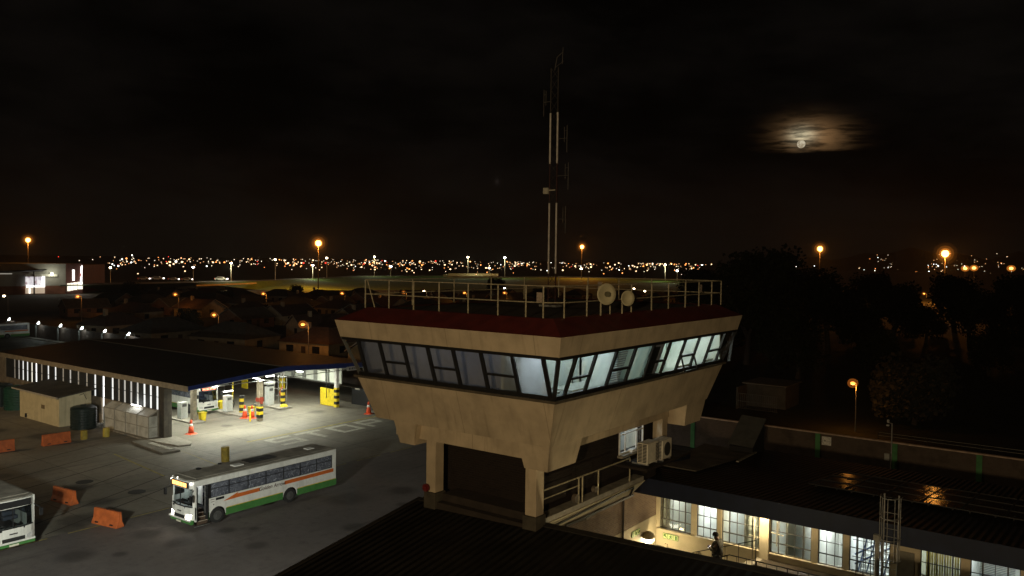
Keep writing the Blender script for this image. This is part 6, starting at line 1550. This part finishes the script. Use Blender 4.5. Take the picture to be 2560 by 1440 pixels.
for i, X in enumerate(range(-420, -20, 19)):
    for j, Y in enumerate(range(92, 400, 23)):
        x = X+rnd.uniform(-3, 3)+(j % 2)*6; y = Y+rnd.uniform(-4, 4)
        D = math.hypot(x, y)
        if D < 118 or D > 395: continue
        u, v = pproj((x, y, 2))
        if not (250 < u < 1790) or v < 737: continue
        if x > -75 and y < 100: continue
        if any((Vector((x, y))-q).length < 15 for q in taken): continue
        if u > 1420 and rnd.random() < .5: continue
        k = rnd.randrange(4); rz = rnd.choice([0, R(90)])+R(rnd.uniform(-7, 7))+R(8)
        if first[k]: o = H4[k]; first[k] = False; o.location = (x, y, 0); o.rotation_euler = (0, 0, rz)
        else: o = copy_tree(H4[k], loc=(x, y, 0), rz=rz)
        nh += 1
# a lit window or porch light here and there
for i, (u, v, z, lb) in enumerate([(703, 757, 2.4, 'small bright porch light under the eaves of a house before the bank'), (733, 751, 2.5, 'tiny pale porch light right of a house before the bank'), (492, 723, 3, 'small pale porch light at the foot of the bank wall'), (1099, 739, 2.6, 'tiny porch light between the railing posts'), (1155, 746, 2.2, 'faint blue porch light low between the railing posts'), (583, 757, 2.5, 'faint porch light on a dim house left of the street lamp'), (1585, 722, 4, 'warm porch light right of the dishes'), (1612, 728, 3, 'second warm porch light in the short row right of the dishes'), (1592, 742, 3, 'lowest warm porch light in the short row right of the dishes')]):
    P = gz(u, v, z); solo('porch_light', MB().ball(tuple(P), P.to_2d().length*.0012, 8, .7), M_wa if i != 4 else M_wh, lb, 'light', 'porch lights of the suburb')
# garden walls lit by the street lamps
def gwall(u0, v0, u1, v1, h, lb, mt_):
    a, b = gz(u0, v0, 0), gz(u1, v1, 0); d_ = (b-a).normalized(); n_ = Vector((-d_.y, d_.x, 0))*.2
    solo('garden_wall', MB().hexa([a, b, b+n_, a+n_], [a+zz*h, b+zz*h, b+n_+zz*h, a+n_+zz*h]), mt_, lb, 'wall', 'garden walls of the suburb')
M_gw = mat('garden_wall_paint', (.22, .15, .09), .85, .25, 1)
gwall(548, 866, 655, 872, 2.2, 'long orange tinted garden wall just above the shed roof', M_gw)
gwall(655, 789, 715, 791, 1.7, 'short pale garden wall below the lamp before the bank', M_gw)
gwall(840, 768, 920, 773, 1.6, 'garden wall glowing orange beside the tower roof edge', M_gw)
gwall(150, 786, 260, 800, 1.6, 'dim garden wall left of the suburb above the far parked bus', M_gw)

# shed beyond the boundary wall
P = gz(1893, 1028, 0)
sh = thing('garage', (P.x, P.y, 0), 'pale flat roofed garage with a mesh gate just beyond the boundary wall', 'garage')
X_, Y_0 = P.x, P.y
part('wall', MB().box(X_-2.6, X_+2.3, Y_0+3, Y_0+3.2, 0, 2.6).box(X_-2.6, X_-2.4, Y_0, Y_0+3, 0, 2.6).box(X_+2.1, X_+2.3, Y_0+3.2, Y_0+8, 0, 2.6), mat('garage_wall', (.06, .053, .042), .9, .2, 1), sh)
part('roof', MB().box(X_-2.9, X_+2.5, Y_0+2.6, Y_0+8.4, 2.7, 2.85), mat('garage_roof', (.10, .09, .075), .8, .2, 1), sh)
g_ = MB()
for k in range(20): g_.tube((X_-2.3+k*.24, Y_0, .1), (X_-2.3+k*.24, Y_0, 1.9), .02, 4)
for z in (.15, 1.0, 1.9): g_.tube((X_-2.4, Y_0, z), (X_+2.4, Y_0, z), .03, 4)
part('gate', g_, mat('gate_dull', (.09, .09, .085), .7, .2, 6), sh)

# trees
def leaf_mat(name, c1, c2):
    mt, t, b = newmat(name); p = objc(t)
    oi = t.add('ShaderNodeNewGeometry').outputs['Random Per Island']
    t.put(b.inputs['Base Color'], t.mix(oi, c1, c2)); b.inputs['Roughness'].default_value = .8; b.inputs['Specular IOR Level'].default_value = .15
    return mt
M_leaf = leaf_mat('tree_leaves', (.006, .009, .003), (.018, .022, .008)); M_leafp = leaf_mat('pale_tree_leaves', (.016, .017, .013), (.036, .036, .030)); M_bark = mat('bark', (.05, .035, .025), .9, .3, 4, world=False)
def make_tree(name, lb, h, r, n, seed, mt_, flat=1.0):
    rr = random.Random(seed); o = thing(name, (0, 0, 0), lb, 'tree', 'trees beyond the boundary wall')
    tk = MB().tube((0, 0, 0), (.1*r, 0, h*.45), .045*h, 8, .028*h); ends = []
    for k in range(7):
        a_ = 2*math.pi*k/7+rr.random(); p1 = Vector((math.cos(a_)*r*.55, math.sin(a_)*r*.55, h*rr.uniform(.5, .85)))
        tk.tube((.1*r, 0, h*rr.uniform(.3, .45)), tuple(p1), .018*h, 6, .006*h); ends.append(p1)
    part('trunk', tk, M_bark, o)
    ends += [Vector((rr.uniform(-.6, .6)*r, rr.uniform(-.6, .6)*r, h*rr.uniform(.28, .92))) for _ in range(14)]
    lv = MB()
    for i in range(n):
        c_ = ends[rr.randrange(len(ends))]; d_ = Vector((rr.gauss(0, 1), rr.gauss(0, 1), rr.gauss(0, .8)*flat)).normalized()*r*.48*rr.random()**.45
        p_ = c_+d_
        if p_.z < h*.16: continue
        s_ = rr.uniform(.10, .24)*max(1, r/4.5)
        ax = Vector((rr.gauss(0, 1), rr.gauss(0, 1), rr.gauss(0, 1))).normalized(); bx = ax.orthogonal().normalized()*s_; ax = ax*s_*1.5
        lv.add([tuple(p_-ax), tuple(p_+bx), tuple(p_+ax), tuple(p_-bx)], [(0, 1, 2, 3)])
    part('crown', lv, mt_, o)
    return o
T0 = make_tree('tree', 'x', 15, 6.5, 5200, 3, M_leaf); T1 = make_tree('tree', 'x', 12, 5.5, 4600, 5, M_leaf); T2 = make_tree('tree', 'x', 6.8, 4.6, 5200, 9, M_leafp)
P = gd(2285, 1060, 99); T2.location = (P.x, P.y, 0); T2['label'] = 'pale bushy tree faintly lit right of the lone orange street lamp'; del T2['group']
TL = [(1800, 150, .9, 1, 'dark tree filling the gap left of the tallest tree'), (1870, 145, .85, 0, 'dark tree below the tallest tree crown'), (1940, 150, .8, 1, 'dark tree below right of the tallest tree crown'), (2075, 170, .9, 0, 'dark tree in the lower row below the high mast'), (2150, 175, .85, 1, 'dark tree in the lower row below the first hill lights'), (2235, 190, .85, 0, 'dark tree in the lower row below the hill light cluster'), (2320, 200, .75, 1, 'dark tree in the lower row left of the brightest orange mast'), (2430, 195, .8, 0, 'dark tree in the lower row right of the brightest orange mast'), (2520, 185, .8, 1, 'dark tree in the lower row at the right picture edge'), (1900, 175, 1.28, 0, 'tallest dark tree whose crown rises above the tree line right of the tower'), (1830, 185, 1.05, 1, 'dark tree at the left shoulder of the tree line beside the tower'), (1965, 180, 1.12, 1, 'dark round tree right of the tallest one in the tree line'),
      (1765, 230, 1.0, 0, 'low dark tree where the tree line begins behind the tower roof'), (2040, 215, 1.05, 0, 'dark tree right below the high mast light'), (2110, 205, 1.0, 1, 'dark tree in the tree line right of the high mast light'), (2180, 260, .95, 0, 'dark tree before the scattered hill lights'),
      (2270, 235, .85, 1, 'dark low tree under the scattered hill lights'), (2390, 240, .95, 0, 'dark tree under the brightest orange mast light'), (2480, 250, .9, 1, 'dark tree under the low orange lights'), (2555, 230, 1.0, 0, 'dark tree at the right picture edge under the orange light'),
      (2000, 130, .7, 1, 'dark small tree in the field behind the garage'), (2200, 140, .62, 1, 'dark small tree in the middle of the field'), (2480, 150, .6, 1, 'dark small tree at the right of the field near the white lamp'), (1720, 300, .85, 1, 'far dark tree behind the right end of the railing'),
      (740, 330, .55, 1, 'dark bushy tree at the foot of the grass bank'), (560, 300, .5, 1, 'dark tree standing among the houses left of the bank'), (1240, 350, .62, 0, 'dark palm like tree in front of the overpass'), (1350, 330, .55, 1, 'dark tree in front of the bank right of the overpass'), (330, 300, .55, 0, 'dark tree left among the houses near the shopping centre'), (470, 190, .5, 1, 'dark tree among the nearer houses above the yard wall lamps')]
f0, f1 = True, True
for i, (u, D, sc_, k, lb) in enumerate(TL):
    P = gd(u, 700, D)
    if k == 0: o = T0 if f0 else copy_tree(T0); f0 = False
    else: o = T1 if f1 else copy_tree(T1); f1 = False
    o.location = (P.x, P.y, 0); o.rotation_euler = (0, 0, i*1.3); o.scale = (sc_, sc_, sc_); o['label'] = lb
# bushes near the white lamp in the field
for i, (u, v, lb) in enumerate([(2350, 838, 'greenish bush lit by the white lamp in the dark field'), (2490, 845, 'greenish bush farther right in the dark field')]):
    P = gz(u, v, 0); o = copy_tree(T2, loc=(P.x, P.y, 0), label=lb, group='bushes in the dark field'); o.scale = (.45, .45, .4); o.name = 'bush'; o['category'] = 'bush'
    if i == 0: bq = gz(u-6, v-14, 0)

# moon
md_ = ray(2003, 360).normalized(); mp = Vector((0, 0, H))+md_*9000
mt, t, b = newmat('moon_surface'); p = objc(t)
n1 = t.noise(t.mapping(p, (1, 1, 1)), .022, 4)
lw = t.add('ShaderNodeLayerWeight'); lw.inputs[0].default_value = .35
e_ = t.mix(t.step(n1, .4, .62), (.42, .34, .22), (.75, .66, .48)); pass
t.put(b.inputs['Emission Color'], e_); b.inputs['Emission Strength'].default_value = .75; b.inputs['Base Color'].default_value = (0, 0, 0, 1); mt.cycles.emission_sampling = 'NONE'
solo('moon', MB().ball((0, 0, 0), 41, 32).v and (lambda q: q)(MB().lathe([(max(.01, 41*math.sin(math.pi*i/24)), -41*math.cos(math.pi*i/24)) for i in range(25)], 40)), mt, 'full moon half veiled by thin brown lit cloud', 'moon', loc=(0, 0, 0), smooth=True).location = mp

# ------------------------------------------------------------------ assumed floodlights (unseen, added behind and beside the viewpoint to light tower and yard)
def assumed_mast(x, y, h, power, col, to, lb, ang=R(140)):
    o = thing('assumed_floodlight_mast', (x, y, 0), lb, 'lamp mast', 'assumed floodlight masts out of view')
    part('pole', MB().tube((x, y, 0), (x, y, h), .18, 10, .10), M_pole, o)
    d_ = (Vector(to)-Vector((x, y, h))).normalized(); s_ = d_.cross(zz).normalized()
    part('crossarm', MB().bar(Vector((x, y, h))-s_*1.2, Vector((x, y, h))+s_*1.2, .1), M_pole, o)
    for k in (-1, 1):
        c_ = Vector((x, y, h+.3))+s_*k*.9
        part('floodlight_head', MB().hexa(*[[c_+d_*f_+s_*a_+s_.cross(d_)*b_ for a_, b_ in ((-.3, -.2), (.3, -.2), (.3, .2), (-.3, .2))] for f_ in (-.2, .1)]), M_pole, o)
        part('floodlight_glass', MB().quad(*[c_+d_*.11+s_*a_+s_.cross(d_)*b_ for a_, b_ in ((-.27, -.17), (.27, -.17), (.27, .17), (-.27, .17))]), glow('assumed_lamp_glow', (1, .75, .4), 8), o)
    lamp('floodlight', tuple(Vector((x, y, h+.3))+d_*.35), power, col, o, kind='SPOT', size=.5, angle=ang, blend=.9, to=to)  # light of the assumed mast, always out of view
assumed_mast(7, -22, 20, 30000, (1, .74, .41), (-20, 28, 8), 'assumed floodlight mast, unseen behind the viewpoint, added to light the tower')  # no mast in view here; added so both tower faces are lit
assumed_mast(-92, 12, 15, 9500, (1, .69, .35), (-84, 40, 1), 'assumed floodlight mast, unseen at the left of the yard, added to light the store')  # unseen lamp assumed from the bright store wall, added to light the left yard
assumed_mast(-26, 4, 11, 34000, (.93, .99, .90), (-50, 33, 0), 'assumed floodlight mast, unseen behind the road, added to light the buses', R(84))  # unseen cool spot, added to brighten the bus sides and the near road

# ------------------------------------------------------------------ thin night haze: glow round the lamps
hb = MB().box(-1500, 1000, -300, 1500, -1.5, 75)
hm_ = bpy.data.materials.new('night_haze'); hm_.use_nodes = True; t = NT(hm_.node_tree); t.n.remove(t.n['Principled BSDF'])
pvv = t.add('ShaderNodeVolumePrincipled'); pvv.inputs['Density'].default_value = .00008; pvv.inputs['Color'].default_value = (.9, .9, .9, 1)
t.l.new(pvv.outputs[0], t.n['Material Output'].inputs['Volume'])
hz_ = part('haze', hb, hm_); tag(hz_, kind='stuff')
